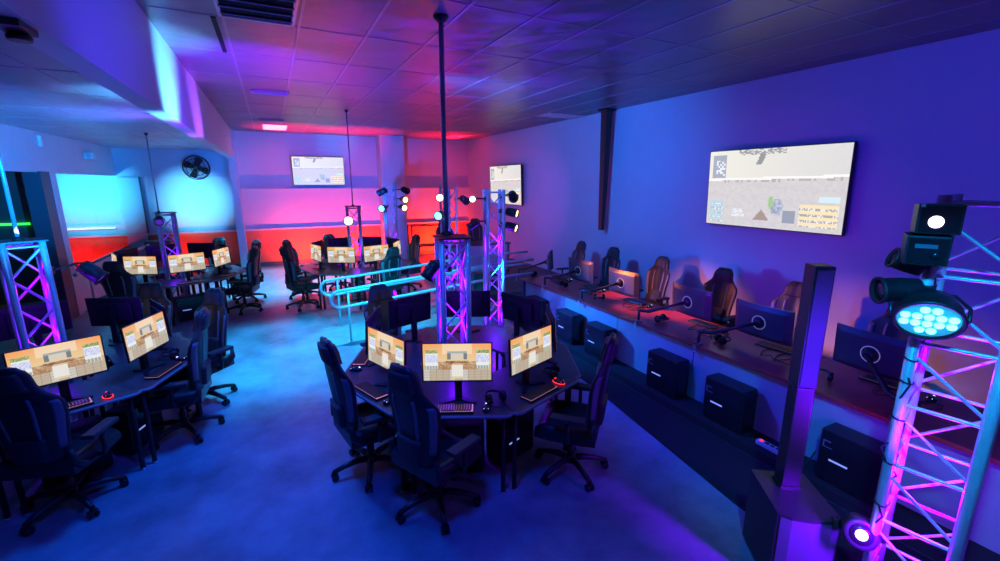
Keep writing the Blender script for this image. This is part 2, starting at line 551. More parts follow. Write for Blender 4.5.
def make_chair(back_mat='leather'):
    t = thing('gaming_chair', 'black gaming chair', 'chair')
    link('backrest', back_mesh(-1, 1, 0, .80, m=back_mat), t)
    # stripes along the shoulders, front and back
    for s in (-1, 1):
        a, b = (.80, .97) if s > 0 else (-.97, -.80)
        o = link('side_stripe', back_mesh(a, b, .14, .53, .006, 3, 12, 'side_stripe', 'trimblue'), t)
        link('side_stripe', back_mesh(.42 * s - .05, .42 * s + .05, .18, .56, .005, 2, 10, 'side_stripe', 'trimblue'), t)
        # shoulder wing that stands out beside the head cushion
    link('head_cushion', back_mesh(-.8, .8, .62, .76, .022, 10, 8, 'head_cushion', 'leather2'), t)
    link('lumbar_cushion', back_mesh(-.55, .55, .06, .24, .03, 8, 8, 'lumbar_cushion', 'leather2'), t)
    # seat: pan with raised side bolsters and rounded front
    mb = MB()
    def st(u, v, top):
        x = (u - .5) * .52
        y = -.23 + .50 * v
        rnd = math.sin(min(1, (1 - v) * 5) * PI / 2)
        w = (.92 + .08 * math.sin(v * PI))
        z = .50 if top else .40
        e = abs(u - .5) * 2
        if top:
            z += .045 * max(0, (e - .55) / .45) ** 1.2 - .05 * (1 - rnd) - .05 * max(0, e - .93) / .07
        return (x * w, y, z)
    nu, nv = 16, 14
    tp = [[mb.bm.verts.new(st(i / nu, j / nv, True)) for i in range(nu + 1)] for j in range(nv + 1)]
    bt = [[mb.bm.verts.new(st(i / nu, j / nv, False)) for i in range(nu + 1)] for j in range(nv + 1)]
    for j in range(nv):
        for i in range(nu):
            mb.bm.faces.new((tp[j][i], tp[j][i + 1], tp[j + 1][i + 1], tp[j + 1][i])).smooth = True
            mb.bm.faces.new((bt[j][i], bt[j + 1][i], bt[j + 1][i + 1], bt[j][i + 1])).smooth = True
        mb.bm.faces.new((tp[j][0], tp[j + 1][0], bt[j + 1][0], bt[j][0]))
        mb.bm.faces.new((tp[j][nu], bt[j][nu], bt[j + 1][nu], tp[j + 1][nu]))
    for i in range(nu):
        mb.bm.faces.new((tp[0][i], bt[0][i], bt[0][i + 1], tp[0][i + 1]))
        mb.bm.faces.new((tp[nv][i], tp[nv][i + 1], bt[nv][i + 1], bt[nv][i]))
    mb.build('seat', M['leather'], t)
    # recliner brackets joining seat and back
    for s in (-1, 1):
        MB().path([(.235 * s, -.05, .43), (.25 * s, -.15, .44), (.245 * s, -.215, .50), (.235 * s, -.225, .60)], [.028, .032, .03, .018], 8).build('recliner_bracket', M['black'], t)
        a = MB()
        a.path([(.24 * s, -.02, .43), (.305 * s, -.02, .44), (.315 * s, -.02, .50), (.31 * s, -.02, .63)], [.016, .018, .018, .016], 8)
        ar = a.build('armrest', M['black'], t)
        MB().box(.265 * s if s > 0 else -.355, .355 if s > 0 else -.265, -.16, .12, .63, .665, bev=.012).build('arm_pad', M['leather2'], ar)
    MB().box(-.12, .12, -.13, .13, .37, .405, bev=.008).build('tilt_plate', M['blackmetal'], t)
    MB().lathe([(.032, .14), (.032, .24), (.02, .245), (.02, .38)], n=14).build('gas_lift', M['blackmetal'], t)
    MB().lathe([(.05, .085), (.055, .10), (.045, .145), (.03, .155)], n=14).build('hub', M['black'], t)
    leg = MB()
    leg.path([(.03, 0, .115), (.12, 0, .12), (.22, 0, .105), (.315, 0, .078)], [.03, .028, .023, .02], 8)
    legm = leg.mesh('base_leg', M['black'])
    cm = MB()
    cm.tube((-.006, -.03, .03), (-.006, -.010, .03), .03, n=14).tube((-.006, .010, .03), (-.006, .03, .03), .03, n=14)
    cm.tube((-.006, -.012, .03), (-.006, .012, .03), .012, n=8).box(-.022, .02, -.012, .012, .045, .068).tube((.006, 0, .05), (.006, 0, .085), .009, n=8)
    cmm = cm.mesh('caster', M['blackgloss'])
    for k in range(5):
        l = link('base_leg', legm, t, Matrix.Rotation(2 * PI * k / 5 + .3, 4, 'Z'))
        link('caster', cmm, l, Matrix.Translation((.315, 0, 0)))
    return t
CHAIR = make_chair()
CHAIR_USED = [False]
def chair(x, y, face, label, group, spin=0.0):
    """face: world angle (deg) the sitter looks towards"""
    if not CHAIR_USED[0]:
        c = CHAIR
        CHAIR_USED[0] = True
    else:
        c = copy_tree(CHAIR)
    c.location = (x, y, 0)
    c.rotation_euler = (0, 0, R(face - 90))
    tag(c, label, 'chair', group)
    if spin:
        for ch in c.children:
            if ch.name.split('.')[0] == 'base_leg':
                ch.matrix_basis = Matrix.Rotation(R(spin), 4, 'Z') @ ch.matrix_basis
    return c

# ------------------------------------------------------------------ pod furniture prototypes; local frame: pod centre at origin, sitter at -y
RO, RI = 1.09, .42
T8 = math.tan(PI / 8)
def desk_poly(rc=.075):
    wo, wi = RO * T8 - .006, RI * T8 - .004
    p = [(-wi, -RI), (wi, -RI)]
    # rounded outer corners
    def arc(c0, a0, a1):
        return [(c0[0] + rc * math.cos(a0 + (a1 - a0) * k / 6), c0[1] + rc * math.sin(a0 + (a1 - a0) * k / 6)) for k in range(7)]
    cx_ = wo - rc * 1.15
    p = [(wi, -RI), (-wi, -RI)] + arc((-cx_, -RO + rc), PI * .98, PI * 1.5) + arc((cx_, -RO + rc), PI * 1.5, PI * 2.02)
    return p
def make_desk():
    t = thing('gaming_desk', 'desk', 'desk')
    MB().prism(desk_poly(), .715, .742).build('tabletop', M['desk'], t)
    MB().path([(x, y, .7285) for x, y in desk_poly()[2:]], .0145, 6).build('edge_band', M['edge'], t)
    lg = MB().tube((0, 0, .012), (0, 0, .715), .019, n=12).tube((0, 0, .69), (0, 0, .715), .035, n=12).mesh('leg', M['blackmetal'])
    ft = MB().lathe([(.022, 0), (.024, .006), (.02, .014)], n=12).mesh('foot', M['steel'])
    for x, y in ((.36, -1.0), (-.36, -1.0), (.12, -.46), (-.12, -.46)):
        l = link('leg', lg, t, Matrix.Translation((x, y, 0)))
        link('foot', ft, l)
    return t
def make_monitor():
    t = thing('monitor', 'monitor', 'monitor')
    y = -.875
    zc = 1.083
    tl = Matrix.Translation((0, y, zc)) @ Matrix.Rotation(R(-3), 4, 'X')
    bz = MB()
    bz.box(-.278, .278, 0, .016, -.161, .161, tl, bev=.004)
    bz.box(-.19, .19, .014, .042, -.10, .10, tl, bev=.012)
    b = bz.build('housing', M['black'], t)
    link('screen', LOBBY, t, tl @ Matrix.Translation((0, -.0015, .004)))
    MB().box(-.045, .045, .041, .05, -.045, .045, tl, bev=.004).build('mount_plate', M['blackmetal'], t)
    MB().box(-.03, .03, y + .05, y + .085, .75, 1.10, bev=.006).build('stand_neck', M['blackmetal'], t)
    MB().prism([(-.15, y - .02), (-.10, y + .02), (-.035, y + .08), (-.03, y + .16), (.03, y + .16), (.035, y + .08), (.10, y + .02), (.15, y - .02), (.13, y - .045), (0, y + .03), (-.13, y - .045)], .7425, .756).build('stand_foot', M['blackmetal'], t)
    return t
def make_keyboard(m='key', w=.36, d=.125):
    t = thing('keyboard', 'keyboard', 'keyboard')
    MB().box(-w / 2, w / 2, -d / 2, d / 2, 0, .016, bev=.004).build('case', M['black'], t)
    kb = MB()
    nx = 17 if w > .3 else 15
    for r in range(6):
        x = -w / 2 + .008
        while x < w / 2 - .02:
            wd = .0165
            if r == 0 and -.09 < x < -.02:
                wd = .11
            kb.box(x, min(x + wd, w / 2 - .007), -d / 2 + .008 + r * .0185, -d / 2 + .008 + r * .0185 + .015, .015, .025)
            x += wd + .0035
    kb.build('keycaps', M['black'], t)
    MB().box(-w / 2 + .006, w / 2 - .006, -d / 2 + .006, d / 2 - .006, .0155, .0175).build('backlight', M[m], t)
    return t
def make_mouse(m='whiteled'):
    t = thing('mouse', 'mouse', 'mouse')
    mb = MB()
    mb.grid(lambda u, v: (.032 * math.cos(u * 2 * PI) * math.cos(v * PI / 2) ** .8, .06 * math.sin(u * 2 * PI) * math.cos(v * PI / 2) ** .8 - .006 * v, .002 + .037 * math.sin(v * PI / 2)), 18, 8)
    mb.bm.faces.new([v for v in mb.bm.verts if abs(v.co.z - .002) < 1e-6][:18])
    bmesh.ops.remove_doubles(mb.bm, verts=mb.bm.verts, dist=.0004)
    mb.build('shell', M['blackgloss'], t)
    (MB() if m == 'whiteled' else MB().path([(.033 * math.cos(a), .060 * math.sin(a), .008) for a in [2 * PI * k / 16 for k in range(16)]], .0035, 6, True)).tube((0, .03, .034), (0, .044, .029), .006, n=8).box(-.018, .018, -.040, -.022, .0245, .0285).build('light', M[m], t)
    return t
def make_headset():
    t = thing('headset', 'headset', 'headset')
    band = [(.075 * math.cos(a), .075 * math.sin(a) * 1.1 + .01, .045 + .012 * math.sin(a)) for a in [R(-15 + 210 * k / 14) for k in range(15)]]
    MB().path(band, [.009] + [.011] * 13 + [.009], 8).build('headband', M['black'], t)
    for s in (-1, 1):
        mt = Matrix.Translation((.073 * s, -.01, .045)) @ Matrix.Rotation(PI / 2 * s, 4, 'Y')
        MB().lathe([(.028, -.03), (.042, -.024), (.044, -.004), (.038, .006), (.022, .012)], mt, 16).build('ear_cup', M['blackgloss'], t)
    MB().path([(-.075, -.03, .03), (-.06, -.09, .015), (-.02, -.12, .012)], .004, 6).build('microphone', M['black'], t)
    return t
def make_tower(bar='strip'):
    """pc tower, length along x, big side facing -y, base at z=0"""
    t = thing('computer_tower', 'tower', 'computer')
    MB().box(-.215, .215, -.09, .10, .015, .44, bev=.006).box(-.2, -.16, -.08, .09, 0, .016).box(.16, .2, -.08, .09, 0, .016).build('case', M['black'], t)
    MB().box(-.20, .20, -.095, -.089, .03, .43, bev=.002).build('side_panel', M['blackgloss'], t)
    MB().box(-.13, -.0, -.099, -.0935, .20, .213).build('light_bar', M[bar], t)
    MB().box(-.19, -.135, -.098, -.094, .35, .36).box(-.19, -.18, -.098, -.094, .30, .36).box(-.19, -.12, -.098, -.094, .30, .307).build('emblem', M['trimblue'], t)
    MB().box(-.21, .21, -.085, .095, .44, .448, bev=.003).build('top_grille', M['leather2'], t)
    fp = MB().box(.215, .224, -.085, .095, .02, .435, bev=.003)
    for k in range(12):
        fp.box(.223, .227, -.07, .08, .05 + k * .03, .062 + k * .03)
    fp.build('front_panel', M['blackgloss'], t)
    return t
P_DESK, P_MON, P_KEY, P_KEYW = make_desk(), make_monitor(), make_keyboard(), make_keyboard('keyr')
P_MOUSE, P_MOUSER, P_HEAD, P_TOWER = make_mouse(), make_mouse('redled'), make_headset(), make_tower()
PROTOS = [P_DESK, P_MON, P_KEY, P_KEYW, P_MOUSE, P_MOUSER, P_HEAD, P_TOWER]

def place(proto, x, y, z, rz, label, cat, group):
    c = copy_tree(proto)
    c.location = (x, y, z)
    c.rotation_euler = (0, 0, rz)
    return tag(c, label, cat, group)

PODS = {  # centre, angle the front station looks out (deg), description
    'C': (1.55, 3.88, -115.0, 'the centre pod'),
    'L': (-1.97, 5.30, -66.5, 'the near left pod'),
    'B': (-1.76, 10.25, -69.0, 'the far left pod'),
    'D': (1.53, 9.85, -119.0, 'the far middle pod'),
}
WHERE = {0: 'front', 1: 'front right', 2: 'right', 3: 'back right', 4: 'back', -3: 'back left', -2: 'left', -1: 'front left'}
def loc(pod, k, x, y):
    cx_, cy_, a0, _ = PODS[pod]
    rz = R(a0 + 45 * k + 90)
    return (cx_ + x * math.cos(rz) - y * math.sin(rz), cy_ + x * math.sin(rz) + y * math.cos(rz), rz)
def station(pod, k, kb=True, mouse='w', head=False, tower=True, deskw=None):
    cx_, cy_, a0, desc = PODS[pod]
    rz = R(a0 + 45 * k + 90)
    w = WHERE[k]
    if not (pod == 'L' and k == -2):
        place(P_DESK, cx_, cy_, 0, rz, 'black wedge shaped desk on the %s side of %s' % (w, desc), 'desk', 'gaming desks in the pods')
    lit = 'showing its game lobby' if k in (-1, 0, 1) else 'seen from behind'
    if not (pod == 'L' and k in (-1, -2, -3)):
        place(P_MON, cx_, cy_, 0, rz, 'black monitor %s on the %s desk of %s' % (lit, w, desc), 'monitor', 'monitors in the pods')
    if kb:
        x, y, _ = loc(pod, k, -.05, -1.0)
        place(P_KEY, x, y, .743, rz, 'backlit black keyboard on the %s desk of %s' % (w, desc), 'keyboard', 'keyboards in the pods')
    if mouse:
        x, y, _ = loc(pod, k, .225, -1.0)
        place(P_MOUSER if mouse == 'r' else P_MOUSE, x, y, .743, rz, ('red glowing mouse' if mouse == 'r' else 'black mouse with white light') + ' on the %s desk of %s' % (w, desc), 'mouse', 'mice in the pods')
    if head:
        x, y, _ = loc(pod, k, .30, -.88)
        place(P_HEAD, x, y, .743, rz + .5, 'black headset lying on the %s desk of %s' % (w, desc), 'headset', 'headsets in the pods')
    if tower:
        x, y, _ = loc(pod, k, -.02, -.66)
        place(P_TOWER, x, y, .0, rz, 'black computer tower under the %s desk of %s' % (w, desc), 'computer', 'computer towers under the pods')

for k in (0, 1, -1, 2, -2, 3, -3, 4):
    station('C', k, kb=k in (0, 1, -1, -2), mouse={0: 'w', 1: 'r', -1: 'w'}.get(k, 'w' if k == -2 else ''), head=k in (0, 1), tower=k in (0, 1, -1))
    station('L', k, kb=k in (0, 1), mouse={0: 'r', 1: 'w'}.get(k, ''), head=k == 1, tower=k in (0, 1))
    station('B', k, kb=k in (0, 1), mouse='', head=False, tower=k in (0, 1))
    station('D', k, kb=k in (0,), mouse='', head=False, tower=False)

CG = 'gaming chairs around the pods'
def wchair(x, y, face, label, spin=0):
    chair(x, y, face, label, CG, spin)
def pchair(pod, k, r, tw, label, side=0.0, spin=0):
    x, y, rz = loc(pod, k, side, -r)
    chair(x, y, math.degrees(rz) + 90 + tw, label, CG, spin)
wchair(.93, 2.93, 26, 'black gaming chair in front of the centre pod with its back to the viewer', 20)
wchair(2.12, 2.83, 134, 'black gaming chair turned side-on at the right of the centre pod', 40)
wchair(.56, 3.62, 10, 'black gaming chair turned side-on at the left of the centre pod', 10)
pchair('C', -3, 1.22, 0, 'black gaming chair behind the centre pod, only its top showing over a monitor')
wchair(-1.62, 4.22, 72, 'large black gaming chair cut by the left frame edge at the near left pod', 0)
wchair(-1.0, 5.05, 176, 'black gaming chair tucked in at the right of the near left pod', 30)
pchair('L', 2, 1.16, 20, 'black gaming chair half hidden behind another at the right of the near left pod')
pchair('L', 3, 1.2, 0, 'black gaming chair behind the near left pod, showing over a monitor')
pchair('B', -1, 1.22, 8, 'black gaming chair at the left of the far left pod, back to the viewer')
pchair('B', 1, 1.2, 10, 'black gaming chair at the front right of the far left pod, seen edge-on')
pchair('B', 2, 1.2, 6, 'black gaming chair at the right of the far left pod')
pchair('B', 3, 1.25, 0, 'black gaming chair furthest right at the far left pod, by the red wall')
pchair('D', -2, 1.25, 0, 'black gaming chair furthest left at the far middle pod')
pchair('D', -1, 1.2, 0, 'black gaming chair in front of the left screen of the far middle pod')
pchair('D', 1, 1.2, 8, 'black gaming chair in front of the right screen of the far middle pod')
pchair('D', 3, 1.2, 0, 'black gaming chair at the back right of the far middle pod')
pchair('D', -3, 1.2, 0, 'black gaming chair at the back left of the far middle pod')

# ------------------------------------------------------------------ trusses
def make_truss(name, label, loc_, h, a=.24, rz=0.0, style='zigzag', plate=True, z0=0.0, pitch=.27, cr=.025, br=.010, bottom=True):
    t = thing(name, label, 'truss', loc_, rz, 'aluminium truss towers')
    cs = [(-a / 2, -a / 2), (a / 2, -a / 2), (a / 2, a / 2), (-a / 2, a / 2)]
    cme = MB().tube((0, 0, z0), (0, 0, h), cr, n=14).mesh('chord', M['alu'])
    for x, y in cs:
        link('chord', cme, t, Matrix.Translation((x, y, 0)))
    n = max(2, round((h - z0 - .08) / pitch))
    p = (h - z0 - .08) / n
    L = math.hypot(a, p)
    dme = MB().tube((0, 0, 0), (0, 0, L), br, n=8, caps=False).mesh('brace', M['alu'])
    hme = MB().tube((0, 0, 0), (0, 0, a), br, n=8, caps=False).mesh('crossbar', M['alu'])
    for f in range(4):
        A, B = cs[f], cs[(f + 1) % 4]
        for i in range(n):
            za, zb = z0 + .04 + i * p, z0 + .04 + (i + 1) * p
            if style == 'zigzag':
                s, e = (A, B) if (i + f) % 2 == 0 else (B, A)
                zs, ze = za, zb
            else:
                s, e = (B, A)
                zs, ze = za + .03, zb - .06
            P, Q = Vector((*s, zs)), Vector((*e, ze))
            d = Q - P
            m = Matrix.Translation(P) @ d.to_track_quat('Z', 'Y').to_matrix().to_4x4() @ Matrix.Scale(d.length / L, 4)
            if abs(d.length / L - 1) < 1e-4:
                m = Matrix.Translation(P) @ d.to_track_quat('Z', 'Y').to_matrix().to_4x4()
            link('brace', dme, t, m)
        lv = [z0 + .04, h - .04] if style == 'zigzag' else [z0 + .04 + i * p for i in range(n)] + [h - .04]
        for zz in lv:
            P, Q = Vector((*A, zz)), Vector((*B, zz))
            link('crossbar', hme, t, Matrix.Translation(P) @ (Q - P).to_track_quat('Z', 'Y').to_matrix().to_4x4())
    if plate:
        s = a / 2 + .04
        MB().box(-s, s, -s, s, h, h + .012).build('top_plate', M['blackmetal'], t)
    if bottom:
        MB().box(-a * .9, a * .9, -a * .9, a * .9, 0, .012).build('base_plate', M['blackmetal'], t)
    return t
TRUSS = {}
TRUSS['C'] = make_truss('lighting_truss', 'square aluminium truss tower rising from the middle of the centre pod', (1.465, 3.90, 0), 1.97, rz=R(-8))
TRUSS['L'] = make_truss('lighting_truss', 'square aluminium truss tower rising from the near left pod', (-1.99, 5.30, 0), 1.97, rz=R(28))
TRUSS['B'] = make_truss('lighting_truss', 'violet lit truss tower in the far left pod before the bright cyan wall', (-1.79, 10.22, 0), 1.92, rz=R(18))
TRUSS['D'] = make_truss('lighting_truss', 'violet lit truss tower in the far middle pod with a bright white lamp', (1.50, 9.82, 0), 1.98, rz=R(-5))
TRUSS['T3'] = make_truss('lighting_truss', 'tall truss tower with amber lamps standing just right of the centre pod', (2.90, 5.95, 0), 2.37, a=.235, rz=R(-12), plate=False, pitch=.25)
TRUSS['T2'] = make_truss('lighting_truss', 'tall truss tower seen behind the top of the centre pod truss', (3.40, 9.2, 0), 2.38, rz=R(28), plate=False)
TRUSS['T4'] = make_truss('lighting_truss', 'tall truss tower in front of the violet building column at the back', (2.62, 11.3, 0), 2.42, rz=R(0), plate=False)
# nearest tower at the right edge
NL = Vector((2.747, .93))
phi = R(-79)
dLR = Vector((math.cos(phi), math.sin(phi)))
dBK = Vector((math.cos(phi + PI / 2), math.sin(phi + PI / 2)))
nc = NL + dLR * .15 + dBK * .15
TRUSS['N'] = make_truss('lighting_truss', 'large truss tower close to the camera at the right frame edge', (nc.x, nc.y, 0), 2.415, a=.30, rz=phi, style='ladder', plate=False, pitch=.335, br=.0095)

# poles up to the ceiling
def pole(x, y, z0, z1, r, label):
    t = thing('power_pole', label, 'pole', (x, y, z0))
    MB().tube((0, 0, 0), (0, 0, z1 - z0), r, n=12).build('tube', M['polegrey'], t)
    MB().lathe([(r * 2.6, 0), (r * 2.6, .012), (r * 1.2, .03)], n=14).build('lower_flange', M['blackmetal'], t)
    MB().lathe([(r * 1.2, z1 - z0 - .05), (r * 3, z1 - z0 - .012), (r * 3, z1 - z0)], n=14).build('ceiling_flange', M['blackmetal'], t)
pole(1.47, 4.06, 1.983, HC - .003, .023, 'dark pole from the centre pod truss up to the ceiling')
pole(-2.0, 5.32, 1.983, LZ - .003, .016, 'thin pole from the near left pod truss up to the low ceiling')
pole(-1.88, 10.2, 1.933, LZ - .003, .011, 'thin dark pole from the far left pod truss to the low ceiling')
pole(1.50, 9.8, 1.993, HC - .003, .011, 'thin dark pole from the far middle pod truss to the ceiling')

# ------------------------------------------------------------------ stage lamps
def aim_matrix(p, d):
    d = Vector(d).normalized()
    return Matrix.Translation(p) @ d.to_track_quat('Z', 'Y').to_matrix().to_4x4()
LG = 'stage lamps clamped on the trusses'
def par(p, d, lens, label, size=1.0, clamp=None):
    """par can at p shining along d, with yoke and clamp towards the truss point"""
    t = thing('par_can', label, 'stage light', p, 0, LG)
    m = Matrix.Identity(4)
    q = Vector(d).normalized().to_track_quat('Z', 'Y').to_matrix().to_4x4()
    s = size
    MB().lathe([(.03 * s, -.11 * s), (.062 * s, -.10 * s), (.07 * s, -.02 * s), (.07 * s, .075 * s), (.078 * s, .08 * s), (.078 * s, .095 * s), (.066 * s, .095 * s), (.064 * s, .07 * s)], q, 20).build('can', M['black'], t)
    MB().lathe([(.0635 * s, .068 * s), (.064 * s, .076 * s), (.03 * s, .083 * s), (.002, .085 * s)], q, 18).build('lens', M[lens], t)
    yk = [(-.085 * s, 0, 0), (-.088 * s, 0, -.05 * s), (-.06 * s, 0, -.12 * s), (0, 0, -.135 * s), (.06 * s, 0, -.12 * s), (.088 * s, 0, -.05 * s), (.085 * s, 0, 0)]
    y = MB().path([q @ Vector(v) for v in yk], .008 * s, 6).build('yoke', M['blackmetal'], t)
    if clamp is not None:
        c = Vector(clamp) - Vector(p)
        a = q @ Vector((0, 0, -.135 * s))
        MB().tube(a, c, .012, n=8).box(-.03, .03, -.03, .03, -.03, .03, Matrix.Translation(c)).build('clamp_arm', M['black'], t)
    return t
def lamp_spot(name, p, d, col, power, size, blend=.6, r=.05):
    l = bpy.data.lights.new(name, 'SPOT')
    l.color = col
    l.energy = power
    l.spot_size = R(size)
    l.spot_blend = blend
    l.shadow_soft_size = r
    o = bpy.data.objects.new(name, l)
    COL.objects.link(o)
    o.location = p
    o.rotation_euler = Vector(d).normalized().to_track_quat('-Z', 'Y').to_euler()
    return o
def lamp_point(name, p, col, power, r=.05):
    l = bpy.data.lights.new(name, 'POINT')
    l.color = col
    l.energy = power
    l.shadow_soft_size = r
    o = bpy.data.objects.new(name, l)
    COL.objects.link(o)
    o.location = p
    return o
def lamp_area(name, p, d, col, power, sx, sy, spread=180):
    l = bpy.data.lights.new(name, 'AREA')
    l.shape = 'RECTANGLE'
    l.size, l.size_y = sx, sy
    l.color = col
    l.energy = power
    l.spread = R(spread)
    o = bpy.data.objects.new(name, l)
    COL.objects.link(o)
    o.location = p
    o.rotation_euler = Vector(d).normalized().to_track_quat('-Z', 'Y').to_euler()
    return o

# third tower (right of the centre pod)
par((3.17, 5.86, 2.27), (.5, .7, -.3), 'paper', 'dark par can at the top right of the tower beside the centre pod', .95, (3.02, 5.95, 2.27))
par((3.13, 5.80, 2.04), (.62, -.76, -.2), 'amberlens', 'amber glowing par can, upper one at the right of the tower beside the centre pod', .9, (3.0, 5.9, 2.06))
par((3.12, 5.80, 1.83), (.58, -.78, -.25), 'amberlens', 'amber glowing par can, lower one at the right of the tower beside the centre pod', .9, (3.0, 5.9, 1.86))
par((2.58, 5.98, 2.24), (-.45, -.85, -.05), 'whitelens', 'white lit par can at the top left of the tower beside the centre pod', .65, (2.79, 5.95, 2.24))
par((2.56, 5.95, 1.87), (-.75, .2, -.5), 'paper', 'dark par can at the lower left of the tower beside the centre pod', .8, (2.79, 5.95, 1.90))
# second tower
par((3.16, 9.05, 2.16), (-.4, -.9, .0), 'whitelens', 'white lit par can on the left of the tower behind the centre pod', 1.1, (3.37, 9.1, 2.16))
par((3.10, 8.95, 1.80), (-.6, -.8, -.1), 'cyanlens', 'cyan glowing par can behind the dark pole of the centre pod', 1.2, (3.37, 9.1, 1.84))
par((3.75, 9.15, 2.10), (.6, .5, -.3), 'paper', 'dark par can on the right of the tower behind the centre pod', 1.1, (3.58, 9.2, 2.12))
# fourth tower at the column
par((2.42, 11.2, 2.25), (-.5, .6, -.3), 'paper', 'dark par can at the top left of the tower by the violet column', 1.1, (2.53, 11.22, 2.25))
par((2.40, 11.1, 1.86), (-.55, -.8, -.1), 'cyanlens', 'cyan lit par can at the left of the tower by the violet column', 1.1, (2.53, 11.22, 1.9))
par((3.0, 11.2, 2.28), (.6, .6, -.2), 'paper', 'dark par can at the top right of the tower by the violet column', 1.1, (2.74, 11.25, 2.28))
par((2.93, 11.1, 2.06), (.15, -.95, -.1), 'amberlens', 'amber par can, upper one on the right of the tower by the violet column', 1.1, (2.74, 11.22, 2.08))
par((2.90, 11.1, 1.86), (.15, -.95, -.1), 'amberlens', 'amber par can, lower one on the right of the tower by the violet column', 1.1, (2.74, 11.22, 1.9))
# pod trusses
par((1.36, 9.62, 1.70), (-.1, -.98, .05), 'violetlens', 'bright white par can on the front of the far middle pod truss', 1.3, (1.42, 9.7, 1.72))
par((-1.86, 10.02, 1.80), (.1, -.9, -.4), 'violetdim', 'violet par can at the top of the far left pod truss', .9, (-1.86, 10.1, 1.82))
par((1.24, 3.86, 1.68), (-.55, -.15, -.7), 'paper', 'dark par can on an arm at the left of the centre pod truss', .85, (1.40, 3.86, 1.69))
par((-1.58, 5.42, 1.64), (.75, -.15, -.75), 'violetdim', 'blue violet dome par can at the right of the near left pod truss', 1.0, (-1.86, 5.36, 1.69))
# near tower
par((2.645, 1.0, 1.965), (-.78, .62, -.08), 'paper', 'dark par can pointing left above the cyan lamp on the near tower', .85, (2.74, .93, 1.965))
par((2.66, .99, 2.10), (-.6, .7, .35), 'paper', 'small dark par can just under the two boxes on the near tower', .65, (2.74, .93, 2.12))
# flat LED par with 14 lenses
t = thing('led_par', 'round cyan LED par lamp with many lenses on the near tower', 'stage light', (2.60, .85, 1.875), 0, LG)
q = Vector((-.80, -.36, -.60)).normalized().to_track_quat('Z', 'Y').to_matrix().to_4x4()
MB().lathe([(.05, -.10), (.095, -.085), (.115, -.03), (.118, .012), (.125, .016), (.125, .03), (.112, .03), (.108, .018)], q, 28).build('housing', M['black'], t)
MB().lathe([(.1075, .016), (.1075, .020), (.05, .0205), (.002, .0205)], q, 28).build('face', M['cyanglow'], t)
ln = MB()
lm = MB().lathe([(.0175, .020), (.0165, .027), (.009, .032), (.001, .033)], n=12).mesh('lens', M['cyanlens'])
for (x, y) in [(-.02, .066), (.02, .066)] + [(a * .04, b) for b in (-.022, .022) for a in (-2, -1, 0, 1, 2)] + [(-.02, -.066), (.02, -.066)]:
    link('lens', lm, t, q @ Matrix.Translation((x, y, 0)))
MB().path([q @ Vector(v) for v in [(-.13, 0, 0), (-.135, 0, -.08), (-.09, 0, -.15), (.09, 0, -.15), (.135, 0, -.08), (.13, 0, 0)]], .008, 6).build('yoke', M['blackmetal'], t)
MB().tube(q @ Vector((0, 0, -.15)), (2.747 - 2.60, .08, .06), .013, n=8).build('clamp_arm', M['black'], t)
# two box lamps at the top of the near tower
def boxlamp(p, d, label, lens):
    t = thing('box_lamp', label, 'stage light', p, 0, LG)
    q = Vector(d).normalized().to_track_quat('Z', 'Y').to_matrix().to_4x4()
    MB().box(-.075, .075, -.065, .065, -.12, .0, q, bev=.006).build('case', M['black'], t)
    MB().box(-.066, .066, -.056, .056, 0, .004, q).build('front_plate', M['blackgloss'], t)
    if lens:
        MB().lathe([(.026, .004), (.024, .010), (.012, .014), (.001, .015)], q @ Matrix.Translation((-.012, -.012, 0)), 18).build('lens', M[lens], t)
        MB().box(-.07, -.055, .05, .064, .004, .007, q).build('label_tag', M['white'], t)
    else:
        MB().box(-.045, .03, .012, .03, .004, .006, q).build('display', M['trimblue'], t)
        MB().lathe([(.02, .004), (.018, .009), (.001, .010)], q @ Matrix.Translation((.03, -.02, 0)), 14).build('knob', M['blackgloss'], t)
    MB().tube(q @ Vector((0, 0, -.11)), Vector((2.76, .91, p[2])) - Vector(p), .013, n=8).build('clamp_arm', M['black'], t)
    return t
boxlamp((2.565, .868, 2.315), (-.86, -.48, .02), 'black box lamp with a bright white spot, topmost on the near tower', 'violetlens')
boxlamp((2.555, .885, 2.175), (-.86, -.48, -.05), 'black box lamp with a dark display under the topmost one', None)
# low moving lamp at the foot of the near tower
t = thing('moving_head_lamp', 'small black moving lamp with pink lens low on the near tower', 'stage light', (2.76, 1.00, .56), 0, LG)
q = Vector((-.72, -.42, .35)).normalized().to_track_quat('Z', 'Y').to_matrix().to_4x4()
MB().lathe([(.03, -.13), (.075, -.11), (.085, -.03), (.085, .07), (.075, .085), (.06, .085)], q, 18).build('head', M['black'], t)
MB().lathe([(.058, .080), (.056, .086), (.03, .088), (.029, .0885)], q, 18).build('front_ring', M['blackgloss'], t)
MB().lathe([(.030, .084), (.028, .092), (.012, .098), (.001, .10)], q, 18).build('lens', M['pinklens'], t)
MB().box(-.10, .10, -.02, .02, -.16, -.13, q).box(-.115, -.095, -.02, .02, -.16, .02, q).box(.095, .115, -.02, .02, -.16, .02, q).build('yoke', M['blackmetal'], t)
MB().tube(q @ Vector((0, 0, -.14)), (2.75 - 2.76, .93 - 1.0, .12), .014, n=8).build('clamp_arm', M['black'], t)
